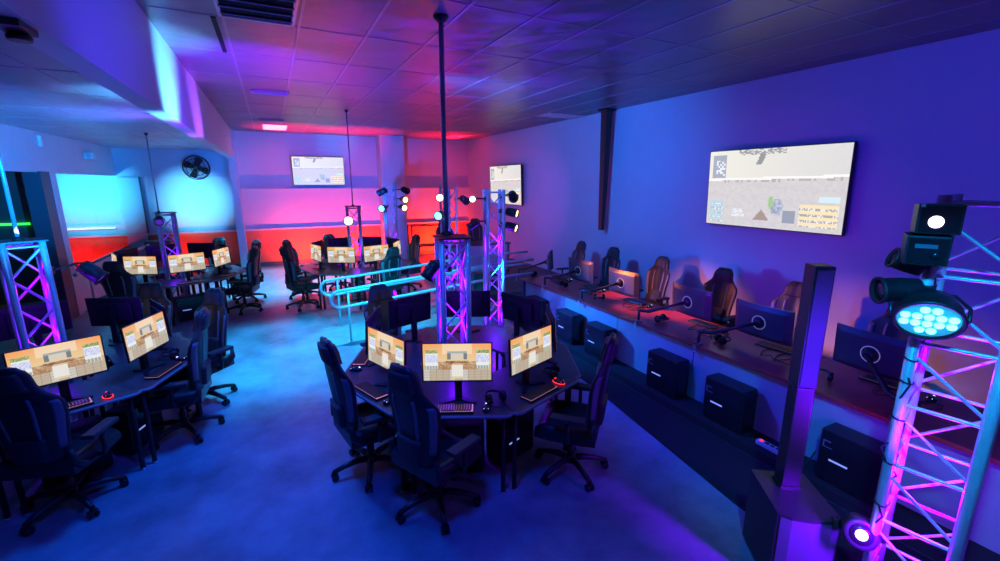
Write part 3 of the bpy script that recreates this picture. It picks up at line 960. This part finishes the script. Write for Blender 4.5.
# cables wrapped round the near tower
cb = MB()
for zz in (1.62, 1.5, 1.3, 1.05, .8):
    cb.torus((0, 0, 0), .029, .004, Matrix.Translation((NL.x, NL.y, zz)) @ Matrix.Rotation(.25, 4, 'X'), 14, 6)
pts = [(NL.x + .04 * math.sin(i * 1.3), NL.y + .035 * math.cos(i * 1.9), 2.1 - i * .075) for i in range(22)]
cb.path(pts, .005, 6)
tag(cb.build('cable', M['cable']), 'black cable wound down the left tube of the near tower', 'cable')

# ------------------------------------------------------------------ counter by the right wall
def counter():
    t = thing('counter', 'long red brown gaming counter running along the right wall', 'counter', (0, 0, 0))
    MB().box(3.95, 4.80, -.6, 7.0, .715, .75, bev=.006).build('worktop', M['counter'], t)
    fp = MB()
    for k in range(6):
        fp.box(4.03, 4.05, -.55 + k * 1.25, .69 + k * 1.25, .02, .715)
    fp.build('front_panel', M['panelblue'], t)
    MB().box(3.98, 4.78, 6.93, 6.98, 0, .715).build('end_panel', M['trimdark'], t)
    for y in (.69, 1.94, 3.19, 4.44, 5.69):
        MB().box(4.05, 4.75, y - .02, y + .02, 0, .715).build('leg_panel', M['trimdark'], t)
counter()
def counter_monitor(y, label, rz, armside, tilt=4, z=1.06, x=4.40, tall=False):
    t = thing('monitor', label, 'monitor', (x, y, .751), 0, 'monitors along the counter')
    # panel faces +x (the sitters), back towards the room; curved back shell
    m = Matrix.Translation((0, 0, z - .751)) @ Matrix.Rotation(rz, 4, 'Z') @ Matrix.Rotation(R(-tilt), 4, 'Y') @ Matrix.Rotation(PI / 2, 4, 'Z')
    # local: x right, y back(away from viewer of screen), screen at -y
    hw, hh = .305, .178
    if tall:
        hw, hh = .178, .305
    s = MB()
    def cv(u):
        return -.028 * (2 * u - 1) ** 2
    def fr(u, v):
        return m @ Vector(((u - .5) * 2 * hw, cv(u) - .012, (v - .5) * 2 * hh))
    def bk(u, v):
        b = min(1, min(v, 1 - v) / .13) * min(1, min(u, 1 - u) / .10)
        return m @ Vector(((u - .5) * 2 * hw, cv(u) + .004 + .030 * b, (v - .5) * 2 * hh))
    nu, nv = 20, 16
    A = [[s.bm.verts.new(fr(i / nu, j / nv)) for i in range(nu + 1)] for j in range(nv + 1)]
    B = [[s.bm.verts.new(bk(i / nu, j / nv)) for i in range(nu + 1)] for j in range(nv + 1)]
    for j in range(nv):
        for i in range(nu):
            s.bm.faces.new((A[j][i], A[j][i + 1], A[j + 1][i + 1], A[j + 1][i]))
            s.bm.faces.new((B[j][i], B[j + 1][i], B[j + 1][i + 1], B[j][i + 1]))
        s.bm.faces.new((A[j][0], A[j + 1][0], B[j + 1][0], B[j][0]))
        s.bm.faces.new((A[j][nu], B[j][nu], B[j + 1][nu], A[j + 1][nu]))
    for i in range(nu):
        s.bm.faces.new((A[0][i], B[0][i], B[0][i + 1], A[0][i + 1]))
        s.bm.faces.new((A[nv][i], A[nv][i + 1], B[nv][i + 1], B[nv][i]))
    s.build('housing', M['monback'], t)
    sc = MB()
    sc.grid(lambda u, v: m @ Vector(((u - .5) * 1.95 * hw, cv(u) - .0135, (v - .5) * 1.92 * hh)), 16, 2)
    sc.build('screen', M['paper'], t)
    MB().torus((0, 0, 0), .070, .004, m @ Matrix.Translation((0, .036, 0)) @ Matrix.Rotation(PI / 2, 4, 'X')).build('light_ring', M['ring'], t)
    MB().lathe([(.055, .0), (.05, .02), (.03, .05)], m @ Matrix.Translation((0, .032, 0)) @ Matrix.Rotation(-PI / 2, 4, 'X'), 18).build('mount_hub', M['black'], t)
    hub = m @ Vector((0, .085, 0))
    base = Vector((3.99 - x, armside, 0))
    a = MB()
    a.tube(base, base + Vector((0, 0, .16)), .017, n=10)
    el = base + Vector((.06, armside * -.25, .15))
    a.path([base + Vector((0, 0, .15)), (base + Vector((0, 0, .15))) * .5 + el * .5, el, el * .35 + hub * .65, hub], [.02, .018, .02, .016, .02], 8)
    a.build('monitor_arm', M['black'], t)
    MB().box(base.x - .03, base.x + .03, base.y - .035, base.y + .035, 0, .02).box(base.x - .052, base.x - .042, base.y - .02, base.y + .02, -.075, .02).box(base.x - .052, base.x - .03, base.y - .02, base.y + .02, .0, .02).build('clamp', M['steel'], t)
    return t
M['monback'] = mat('monitor_back_plastic', (.045, .045, .05), .38)
SEATS = [(6.72, 'furthest along the counter'), (5.82, 'second furthest along the counter'), (4.80, 'third furthest along the counter'),
         (3.62, 'fourth furthest along the counter'), (2.72, 'just left of the column speaker'), (1.74, 'nearest, under the cyan lamp')]
ROT = [R(-38), R(4), R(2), R(-4), R(0), R(-2)]
CHY = [7.53, 6.48, 5.31, 4.11, 3.10, 2.05]
CHL = ['furthest', 'second furthest', 'third furthest', 'fourth furthest', 'fifth furthest, left of the column speaker', 'nearest, mostly hidden by the cyan lamp']
for i, (y, d) in enumerate(SEATS):
    counter_monitor(y, 'black curved monitor seen from behind, ' + d, ROT[i], .40 if i in (0, 1, 2, 3, 4) else -.38)
    chair(5.42, CHY[i], 180 + (-6, 4, -4, 6, 2, 0)[i], 'black gaming chair behind the counter, ' + CHL[i], 'gaming chairs behind the counter')
    place(P_KEYW, 4.62, y - .05, .751, R(90 + (4, -6, 5, -3, 6, 2)[i]), 'black keyboard on the counter beside the monitor ' + d, 'keyboard', 'keyboards on the counter')
    if i != 4:
        place(P_MOUSE, 4.60, y - .36, .751, R(-90), 'black mouse on the counter beside the monitor ' + d, 'mouse', 'mice on the counter')
    place(P_HEAD, 4.24, y + .27 + (.02, -.05, .03, 0, .04, 0)[i], .751, R(40 + 50 * i), 'black headset on the counter near the monitor ' + d, 'headset', 'headsets on the counter')
rc = random.Random(5)
for i, (y, d) in enumerate(SEATS):
    pts = []
    for k in range(26):
        a = k * .62
        pts.append((4.42 + .12 * math.cos(a) + .05 * rc.uniform(-1, 1), y - .12 - .014 * k + .10 * math.sin(a), .757 + .004 * (k % 3)))
    tag(MB().path(pts, .0055, 6).build('cable', M['cable']), 'tangled black cable on the counter by the monitor ' + d, 'cable', 'cables on the counter')
TY = [6.30, 5.36, 4.62, 3.42, 2.62, 1.52]
for i, y in enumerate(TY):
    place(P_TOWER, 3.885, y, .091, R(-90), 'black computer tower with a blue light bar below the counter, ' + ('furthest', 'second furthest', 'third furthest', 'fourth furthest', 'left of the column speaker', 'right of the column speaker')[i], 'computer', 'computer towers below the counter')
# power strip with a red light
t = thing('power_strip', 'small power strip with a red light below the counter', 'power strip', (3.84, 2.12, .091))
MB().box(-.03, .03, -.14, .14, 0, .04, bev=.006).build('body', M['white'], t)
MB().box(-.012, .012, .09, .115, .04, .046).build('switch', M['redled'], t)
for k in range(4):
    MB().box(-.016, .016, -.12 + k * .05, -.085 + k * .05, .0395, .042).build('socket', M['black'], t)
tag(MB().path([(3.84, 1.99, .11), (3.80, 1.90, .10), (3.85, 1.84, .10), (3.9, 1.8, .25)], .006, 6).build('cable', M['cable']), 'black cable running from the power strip to the nearest tower', 'cable')

# ------------------------------------------------------------------ televisions
def television(px, label, w, place_m):
    t = thing('television', label, 'television', (0, 0, 0), 0, 'wall televisions')
    t.matrix_basis = place_m
    h = w * .5625
    MB().box(-w / 2 - .012, w / 2 + .012, .0, .055, -h / 2 - .014, h / 2 + .012, bev=.006).build('bezel', M['black'], t)
    o = link('screen', BATTLE, t, Matrix.Translation((0, -.002, 0)) @ Matrix.Scale(w, 4))
    MB().box(-.22, .22, .055, .13, -.15, .15).build('wall_mount', M['blackmetal'], t)
def wallmat(p, rz, tilt):
    return Matrix.Translation(p) @ Matrix.Rotation(rz, 4, 'Z') @ Matrix.Rotation(tilt, 4, 'X')
television(0, 'large bright television on the right wall showing a desert battle game', 1.93, wallmat((6.14, 3.93, 2.385), -PI / 2, R(2.5)))
television(0, 'bright television far along the right wall behind the amber lamps', 1.93, wallmat((6.14, 11.85, 2.40), -PI / 2, R(2)))
television(0, 'television on the back wall above the red ledge', 1.45, wallmat((1.355, YB - .14, 2.81), 0, R(2)))

# ------------------------------------------------------------------ column speaker
t = thing('column_speaker', 'tall black column loudspeaker standing on its subwoofer before the counter', 'loudspeaker', (2.78, 1.37, 0), R(-35))
sb = MB()
sb.prism([(-.175, -.20), (-.11, -.235), (.0, -.245), (.11, -.235), (.175, -.20), (.165, .22), (-.165, .22)], .02, .54)
sb.box(-.15, -.11, -.18, -.14, 0, .021).box(.11, .15, -.18, -.14, 0, .021).box(-.15, -.11, .14, .18, 0, .021).box(.11, .15, .14, .18, 0, .021)
s_ = sb.build('subwoofer', M['black'], t)
gr = MB().prism([(-.160, -.2125), (-.11, -.2395), (0, -.2495), (.11, -.2395), (.160, -.2125), (.15, -.205), (0, -.235), (-.15, -.205)], .07, .52)
gr.build('grille', M['grille'] if 'grille' in M else mat('speaker_grille', (.12, .10, .16), .42, .4, bump=.3, bscale=300), s_)
MB().box(-.05, .05, -.2525, -.2465, .20, .222, bev=.002).build('emblem_plate', M['black'], s_)
MB().box(-.06, .06, .03, .15, .54, .56).build('socket', M['black'], t)
MB().box(-.052, .052, .035, .145, .56, 1.24, bev=.008).build('spacer_column', M['black'], t)
MB().box(-.055, .055, .03, .15, 1.245, 2.0, bev=.008).build('array_column', M['black'], t)
MB().box(-.044, .044, .024, .031, 1.26, 1.98, bev=.002).build('array_grille', mat('array_grille', (.07, .05, .11), .4, .4, bump=.3, bscale=300), t)

# ------------------------------------------------------------------ handrails of the ramp
def rampz(x):
    return max(0, min(.24, (x - .55) * .08))
def handrail(y, label, x0, x1, posts):
    t = thing('handrail', label, 'handrail', (0, y, 0))
    top, low = .84, .58
    pts = []
    n = 10
    for i in range(n + 1):
        x = x1 + (x0 - x1) * i / n
        pts.append((x, 0, top + rampz(x)))
    c = (top + low) / 2 + rampz(x0)
    rr = (top - low) / 2
    for k in range(1, 8):
        a = PI / 2 + PI * k / 8
        pts.append((x0 + rr * math.cos(a), 0, c + rr * math.sin(a)))
    for i in range(n + 1):
        x = x0 + (x1 - x0) * i / n
        pts.append((x, 0, low + rampz(x)))
    MB().path(pts, .025, 8).build('rail_loop', M['rail'], t)
    for x in posts:
        MB().tube((x, 0, rampz(x) - .01), (x, 0, top + rampz(x)), .018, n=10).tube((x, 0, rampz(x) + .0), (x, 0, rampz(x) + .012), .05, n=12).build('post', M['rail'], t)
handrail(7.86, 'far cyan lit double handrail of the ramp with a rounded end', .72, 4.6, (.86, 3.3))
handrail(6.96, 'near cyan lit double handrail of the ramp with a rounded end', .78, 4.2, (.90, 3.3))
# barre on the left partition
t = thing('handrail', 'single metal bar handrail in front of the left glass partition', 'handrail', (0, 0, 0))
MB().tube((-3.17, 10.05, .9), (-2.93, 14.3, .9), .03, n=10).build('rail', M['rail'], t)
for y in (10.6, 12.4, 14.2):
    x = -3.17 + (y - 10.05) / 4.25 * .24
    MB().tube((x, y, 0), (x, y, .9), .022, n=10).tube((x, y, 0), (x, y, .012), .05, n=12).build('post', M['rail'], t)
# dark low cabinet in the corner
t = thing('low_cabinet', 'dark low cabinet in the far left corner behind the far left pod', 'cabinet', (-2.75, 14.45, 0))
MB().box(-.28, .28, -.25, .25, .05, .98).box(-.25, .25, -.22, .22, 0, .05).build('body', M['trimdark'], t)
for s in (-1, 1):
    d = MB().box(-.27 if s < 0 else .004, -.004 if s < 0 else .27, -.268, -.25, .07, .96, bev=.003).build('door', M['trimdark'], t)
    MB().box(.02 * s - .006, .02 * s + .006, -.285, -.268, .5, .62).build('handle', M['steel'], d)

# ------------------------------------------------------------------ wall and ceiling fittings
# hanging black post by the right wall
t = thing('hanging_post', 'long black tapered post hanging from the ceiling before the right wall', 'post', (6.1, 7.38, 0))
b = MB()
b.box(-.075, .075, -.09, .09, 1.50, HC - .003)
for v in b.bm.verts:
    k = (v.co.z - 1.5) / (HC - 1.5)
    v.co.x *= .55 + .45 * k
    v.co.y *= .55 + .45 * k
b.build('shaft', M['black'], t)
MB().box(-.12, .12, -.13, .13, HC - .03, HC - .003).build('ceiling_plate', M['blackmetal'], t)
# wall fan
t = thing('wall_fan', 'black round caged fan hanging under the left bay bulkhead', 'fan', (-1.73, 14.70, 2.86))
for ry in (0, .09):
    for rad in (.12, .20, .28):
        pass
cg = MB()
for rad, yy in ((.31, -.02), (.30, -.09), (.22, -.12), (.12, -.13), (.31, .06)):
    cg.torus((0, 0, 0), rad, .009, Matrix.Translation((0, yy, 0)) @ Matrix.Rotation(PI / 2, 4, 'X'), 28, 6)
for k in range(20):
    a = 2 * PI * k / 20
    cg.path([(.04 * math.cos(a), -.135, .04 * math.sin(a)), (.22 * math.cos(a), -.12, .22 * math.sin(a)), (.31 * math.cos(a), -.03, .31 * math.sin(a)), (.31 * math.cos(a), .06, .31 * math.sin(a))], .004, 5)
cg.build('cage', M['black'], t)
for k in range(4):
    q = Matrix.Rotation(k * PI / 2 + .4, 4, 'Y') @ Matrix.Translation((.15, -.03, 0)) @ Matrix.Rotation(R(28), 4, 'X')
    MB().prism([(-.11, -.04), (.10, -.10), (.13, -.05), (.13, .06), (.08, .11), (-.11, .04)], -.004, .004, q @ Matrix.Rotation(PI / 2, 4, 'X')).build('blade', M['blackmetal'], t)
MB().lathe([(.05, -.14), (.06, -.12), (.06, .05), (.05, .08)], Matrix.Rotation(-PI / 2, 4, 'X'), 16).build('motor', M['black'], t)
MB().tube((0, .05, .0), (0, .13, .05), .02, n=8).box(-.06, .06, .125, .138, -.05, .15).build('bracket', M['blackmetal'], t)
# bulkhead devices
t = thing('security_camera', 'small white camera box on the left bulkhead', 'camera', (-3.5, 12.9, 3.03))
MB().box(0, .16, -.09, .09, -.07, .07, bev=.01).build('body', M['white'], t)
MB().lathe([(.045, .0), (.05, .02), (.03, .06)], Matrix.Translation((.08, -.09, 0)) @ Matrix.Rotation(PI / 2, 4, 'X'), 14).build('dome', M['ventgrey'], t)
t = thing('wall_sensor', 'small white upright sensor on the left bulkhead', 'sensor', (-3.5, 10.75, 3.17))
MB().box(0, .05, -.035, .035, -.09, .09, bev=.008).build('body', M['white'], t)
MB().box(.05, .053, -.02, .02, .02, .07).build('window', M['ventgrey'], t)
t = thing('ceiling_sprinkler_box', 'small dark fitting under the long beam at top left', 'fitting', (-.895, 2.78, 3.12))
MB().box(-.05, .05, -.13, .05, -.03, 0, bev=.006).build('body', M['black'], t)
MB().lathe([(.04, -.06), (.045, -.045), (.03, -.03)], n=14).build('nozzle', M['blackmetal'], t)
# ceiling vents
def vent(x0, x1, y0, y1, label, n=3):
    t = thing('ceiling_vent', label, 'vent', ((x0 + x1) / 2, (y0 + y1) / 2, HC - .006), 0, 'ceiling air vents')
    hx, hy = (x1 - x0) / 2, (y1 - y0) / 2
    f = MB()
    f.box(-hx, hx, -hy, -hy + .03, -.012, 0).box(-hx, hx, hy - .03, hy, -.012, 0).box(-hx, -hx + .03, -hy, hy, -.012, 0).box(hx - .03, hx, -hy, hy, -.012, 0)
    f.build('frame', M['ventgrey'], t)
    MB().box(-hx + .02, hx - .02, -hy + .02, hy - .02, -.002, 0).build('duct_opening', M['dark'], t)
    for k in range(n):
        y = -hy + .03 + (2 * hy - .06) * (k + .5) / n
        MB().box(-hx + .02, hx - .02, -.018, .018, -.004, .004, Matrix.Translation((0, y, -.012)) @ Matrix.Rotation(R(35), 4, 'X')).build('louvre', M['ventgrey'], t)
vent(-.26, .34, 3.75, 4.88, 'large ceiling air vent at the top edge left of centre', 6)
vent(-.13, .42, 8.32, 8.62, 'narrow ceiling air vent midway along the ceiling')
vent(-.10, .44, 11.9, 12.2, 'narrow ceiling air vent nearest the back wall')
tag(MB().box(-.325, -.285, 4.95, 6.15, HC - .012, HC - .004).build('ceiling_slot', M['dark']), 'long dark slot in the ceiling left of the large vent', 'vent')
def panel(x0, x1, y0, y1, label, m):
    t = thing('ceiling_light', label, 'ceiling light', ((x0 + x1) / 2, (y0 + y1) / 2, HC - .006), 0, 'ceiling light panels')
    hx, hy = (x1 - x0) / 2, (y1 - y0) / 2
    MB().box(-hx, hx, -hy, hy, -.008, 0).build('frame', M['ventgrey'], t)
    MB().box(-hx + .03, hx - .03, -hy + .03, hy - .03, -.012, -.007).build('diffuser', M[m], t)
panel(-.05, .55, 12.95, 14.15, 'small pink lit ceiling panel close to the back wall', 'panellight')
panel(5.05, 5.65, 13.2, 14.3, 'dim red lit ceiling panel in the far right corner', 'white')
panel(5.3, 6.2, 8.2, 8.75, 'dim grey ceiling panel at the right wall before the hanging post', 'white')

# ------------------------------------------------------------------ stage furniture at the back right
t = thing('stage_desk', 'dark desk on the back stage with a violet lit front', 'desk', (4.4, 10.2, .24))
MB().box(-.9, .9, -.32, .32, .72, .75, bev=.004).build('tabletop', M['desk'], t)
MB().box(-.86, .86, -.30, -.28, .05, .72).build('front_panel', M['panelblue'], t)
for x in (-.85, .81):
    MB().box(x, x + .04, -.3, .3, 0, .72).build('side_panel', M['black'], t)
t = thing('equipment_rack', 'open dark rail frame at the back stage before the red wall', 'rack', (3.9, 12.4, 0))
for x in (-.5, .5):
    for y in (-.2, .2):
        MB().tube((x, y, 0), (x, y, 1.3), .018, n=8).build('post', M['blackmetal'], t)
for z in (.7, 1.28):
    for y in (-.2, .2):
        MB().tube((-.5, y, z), (.5, y, z), .016, n=8).build('rail', M['blackmetal'], t)
MB().box(-.5, .5, -.2, .2, .68, .70).build('shelf', M['black'], t)
for i, (x, y, a, lb) in enumerate([(4.0, 10.95, -90, 'black gaming chair on the back stage behind the stage desk, left one'), (4.9, 10.95, -90, 'black gaming chair on the back stage behind the stage desk, right one')]):
    c = chair(x, y, a, lb, 'chairs on the back stage')
    c.location.z = .24
t = thing('floor_monitor_speaker', 'black wedge loudspeaker on the back stage edge', 'loudspeaker', (3.9, 8.5, .24), R(-20))
MB().prism([(-.2, 0), (.2, 0), (.17, .33), (-.05, .33)], -.25, .25, Matrix(((0, 0, 1, 0), (1, 0, 0, 0), (0, 1, 0, 0), (0, 0, 0, 1)))).build('cabinet', M['black'], t)
MB().box(-.2, .2, -.205, -.20, .04, .28, Matrix.Rotation(R(-22), 4, 'X')).build('grille', M['leather2'], t)

# red wash lamps at the foot of the back wall
RW = [(-2.3, 13.9), (.75, 13.9), (2.4, 13.9), (5.0, 13.9)]
for i, (x, y) in enumerate(RW):
    if i == 3:
        continue
    t = thing('wash_light', 'low red wash light bar by the back wall, ' + ('leftmost behind the far left pod', 'second from the left behind a chair', 'third, behind the far middle pod', 'rightmost beyond the violet column')[i], 'stage light', (x, y, 0), 0, 'red wash lights along the back wall')
    q = Matrix.Translation((0, 0, .07)) @ Matrix.Rotation(R(-35), 4, 'X')
    MB().box(-.25, .25, -.04, .04, -.05, .03, q, bev=.008).build('bar', M['black'], t)
    for k in range(6):
        MB().lathe([(.025, .03), (.022, .035), (.001, .037)], q @ Matrix.Translation((-.2 + .08 * k, 0, 0)), 10).build('lens', M['redlampled'], t)

# prototypes that were only copied: remove
for p in PROTOS:
    for ch in list(p.children):
        for g2 in list(ch.children):
            bpy.data.objects.remove(g2)
        bpy.data.objects.remove(ch)
    bpy.data.objects.remove(p)

# ------------------------------------------------------------------ light
wd = bpy.data.worlds.new('world')
scene.world = wd
wd.use_nodes = True
wd.node_tree.nodes['Background'].inputs['Color'].default_value = (.0, .05, .25, 1)
wd.node_tree.nodes['Background'].inputs['Strength'].default_value = .01
scene.cycles.diffuse_bounces = 2

BLUE, CYAN, AMBER = (.0, .05, 1), (.0, .40, 1), (1, .22, .03)
# red washes on the back wall
for i, (x, y) in enumerate(RW):
    lamp_area('red_wash', (x, y + .05, .13), (0, .86, .50), (1, .035, .012), (9, 66, 60, 85)[i], .5, .06, 112)
    if i:
        lamp_spot('red_uplight', (x, y - .1, .2), (0, -.05, 1), (1, .0, .015), 3400, 44, 1)
lamp_spot('cyan_patch', (1.9, 10.6, 2.4), (.05, 4.2, 1.25), (.0, .35, 1), 300, 20, 1)
lamp_spot('violet_wash', (1.7, 9.7, 2.1), (.0, .95, .05), (.0, .13, 1), 800, 84, .9)
# cyan ellipses left
lamp_spot('cyan_spot', (-1.86, 11.0, 2.0), (-.03, 4.0, -.04), (.10, .62, 1), 1800, 31, 1)
lamp_spot('cyan_spot', (-4.1, 12.9, 2.2), (0.0, 2.0, -.02), (.06, .60, 1), 700, 70, 1)
lamp_spot('red_side', (-4.6, 14.0, .2), (0.2, 1.0, .35), (1, .02, .02), 150, 110, 1)
# the beam and the low ceiling
lamp_spot('beam_spot', (.3, 5.3, 2.2), (-1.1, .5, 1.25), (.12, .5, 1), 900, 42, 1)
lamp_spot('beam_spot', (.6, 8.2, 2.0), (-1.4, -.4, 1.35), (.40, .08, 1), 500, 36, 1)
lamp_spot('beam_spot', (-1.99, 5.3, 2.05), (.2, 2.4, 1.0), (.14, .14, 1), 200, 38, 1)
lamp_spot('beam_spot', (-1.8, 9.9, 2.0), (-.3, -2.2, 1.2), (.14, .14, 1), 200, 38, 1)
lamp_spot('blue_wash', (.2, 4.5, 2.3), (-3.6, 5.6, .5), (.0, .27, 1), 1300, 34, .9)
lamp_spot('blue_wash', (-.5, 2.5, 2.0), (-3.0, 7.0, .9), (.0, .30, 1), 2600, 28, .9)
# blue floor washes from the ceiling
lamp_spot('blue_flood', (.3, 1.8, 3.75), (-.1, .15, -1), BLUE, 330, 120, 1, .25)
lamp_spot('blue_flood', (-.3, 4.6, 3.2), (.1, .1, -1), (.0, .12, 1), 480, 110, .9, .25)
lamp_spot('cyan_floor', (.0, 7.2, 3.6), (.0, -.05, -1), (.0, .46, 1), 1800, 64, .9)
lamp_spot('cyan_floor', (-.2, 11.5, 3.4), (.1, .2, -1), (.0, .5, 1), 2200, 80, .8)
lamp_spot('rail_cyan', (1.5, 5.2, 2.6), (.3, 1.9, -1.7), (.0, .6, 1), 900, 60, .9)
lamp_spot('blue_wash', (-.6, 9.6, 2.2), (-1.5, 5.2, .85), (.0, .22, 1), 420, 44, .9)
lamp_spot('beam_blue', (1.5, 3.0, 2.5), (-2.3, .8, 1.1), (.03, .03, 1), 220, 50, 1)
# right wall washes
lamp_spot('wall_blue', (1.8, 6.0, 3.5), (4.4, 2.0, -1.0), (.0, .20, 1), 640, 95, .9, .2)
lamp_spot('wall_blue', (1.6, 1.6, 3.6), (4.6, 1.2, -.9), (.0, .03, 1), 270, 95, .9, .2)
lamp_spot('wall_violet', (3.2, 6.8, 2.0), (3, 5, .0), (.50, .10, 1), 260, 60, 1)
lamp_spot('wall_violet', (3.0, 2.8, 1.5), (3.2, 1.2, .1), (.5, .0, 1), 70, 70, 1)
lamp_spot('panel_blue', (2.75, 5.8, 1.3), (1.3, -.5, -.9), (.0, .16, 1), 420, 90, .8)
lamp_spot('panel_blue', (2.5, 3.6, 2.2), (1.5, -.8, -1.8), (.0, .05, 1), 250, 80, .8)
lamp_spot('amber', (3.24, 5.72, 2.04), (2.06, -.6, -1.3), AMBER, 480, 36, 1)
lamp_spot('amber', (3.24, 5.72, 1.83), (2.06, -2.2, -1.5), AMBER, 480, 27, 1)
lamp_spot('amber', (3.24, 5.72, 1.83), (3.04, -3.3, -1.5), AMBER, 520, 28, 1)
lamp_spot('led_par_cyan', (2.53, .82, 1.82), (-.8, -.36, -.6), CYAN, 100, 90, .6)
lamp_spot('tower_cyan', (1.2, .3, 2.9), (1.6, .6, -1.6), (.0, .35, 1), 300, 50, .8)
lamp_spot('ceiling_violet', (-.6, 5.2, 2.3), (.65, 1.6, 1.4), (.17, .0, 1), 1100, 74, 1)
# violet inside the trusses
for key, e in (('C', 26), ('L', 20), ('B', 14), ('D', 18), ('T3', 40), ('T2', 40), ('T4', 70), ('N', 24)):
    p = TRUSS[key].location
    hz = {'C': .76, 'L': .76, 'B': .76, 'D': .76}.get(key, .04)
    lamp_spot('truss_violet', (p.x, p.y, hz + .05), (0, 0, 1), (.15, .0, 1), e * 5, 36, .6, .04)
    lamp_point('truss_violet_fill', (p.x, p.y, hz + .35), (.13, .0, 1), e * .42, .04)
    if key in ('N', 'T3', 'C', 'L'):
        lamp_point('truss_violet_fill', (p.x, p.y, 1.6), (.13, .0, 1), e * .4, .04)
lamp_point('truss_violet_fill', (nc.x, nc.y, .9), (.2, .0, 1), 36, .04)
lamp_spot('added_violet_front', (2.60, .66, .80), (.10, .55, -.38), (.16, .0, 1), 300, 60, .9)  # added violet spots hanging free beside the tower to light subwoofer and speaker column
lamp_spot('added_violet_front', (2.62, .66, 1.2), (.18, .75, .15), (.08, .0, 1), 110, 70, .9)
for px_, py_, e in ((1.2, 3.2, 40), (-1.9, 4.5, 40), (2.6, 5.1, 40)):
    lamp_spot('truss_blue', (px_, py_, 3.3), (TRUSS['C'].location.x - 1.465 + .1, .6, -1.2), (.02, .2, 1), e, 60, 1)
# added unseen violet spots; their noise pattern stands in for wavy ceiling reflections
def ripple(o, scale):
    o.data.use_nodes = True
    nt = o.data.node_tree
    em = nt.nodes['Emission']
    tc = nt.nodes.new('ShaderNodeTexCoord')
    nz = nt.nodes.new('ShaderNodeTexNoise')
    nz.inputs['Scale'].default_value = scale
    nz.inputs['Detail'].default_value = 3
    nz.inputs['Distortion'].default_value = 2.2
    rp = nt.nodes.new('ShaderNodeValToRGB')
    rp.color_ramp.elements[0].position = .42
    rp.color_ramp.elements[0].color = (.16, .16, .16, 1)
    rp.color_ramp.elements[1].position = .68
    rp.color_ramp.elements[1].color = (1.6, 1.6, 1.6, 1)
    mp = nt.nodes.new('ShaderNodeMapping')
    mp.inputs['Scale'].default_value = (1.0, 2.6, 1.0)
    nt.links.new(tc.outputs['Normal'], mp.inputs['Vector'])
    nt.links.new(mp.outputs['Vector'], nz.inputs['Vector'])
    nt.links.new(nz.outputs['Fac'], rp.inputs['Fac'])
    nt.links.new(rp.outputs['Color'], em.inputs['Strength'])
ripple(lamp_spot('added_ripple_violet', (1.75, 4.3, 2.1), (.35, .5, 1.3), (.11, .0, 1), 260, 120, .7, .01), 3.0)
ripple(lamp_spot('added_ripple_violet', (2.9, 6.3, 2.4), (.0, .25, 1.3), (.13, .0, 1), 170, 120, .7, .01), 3.0)
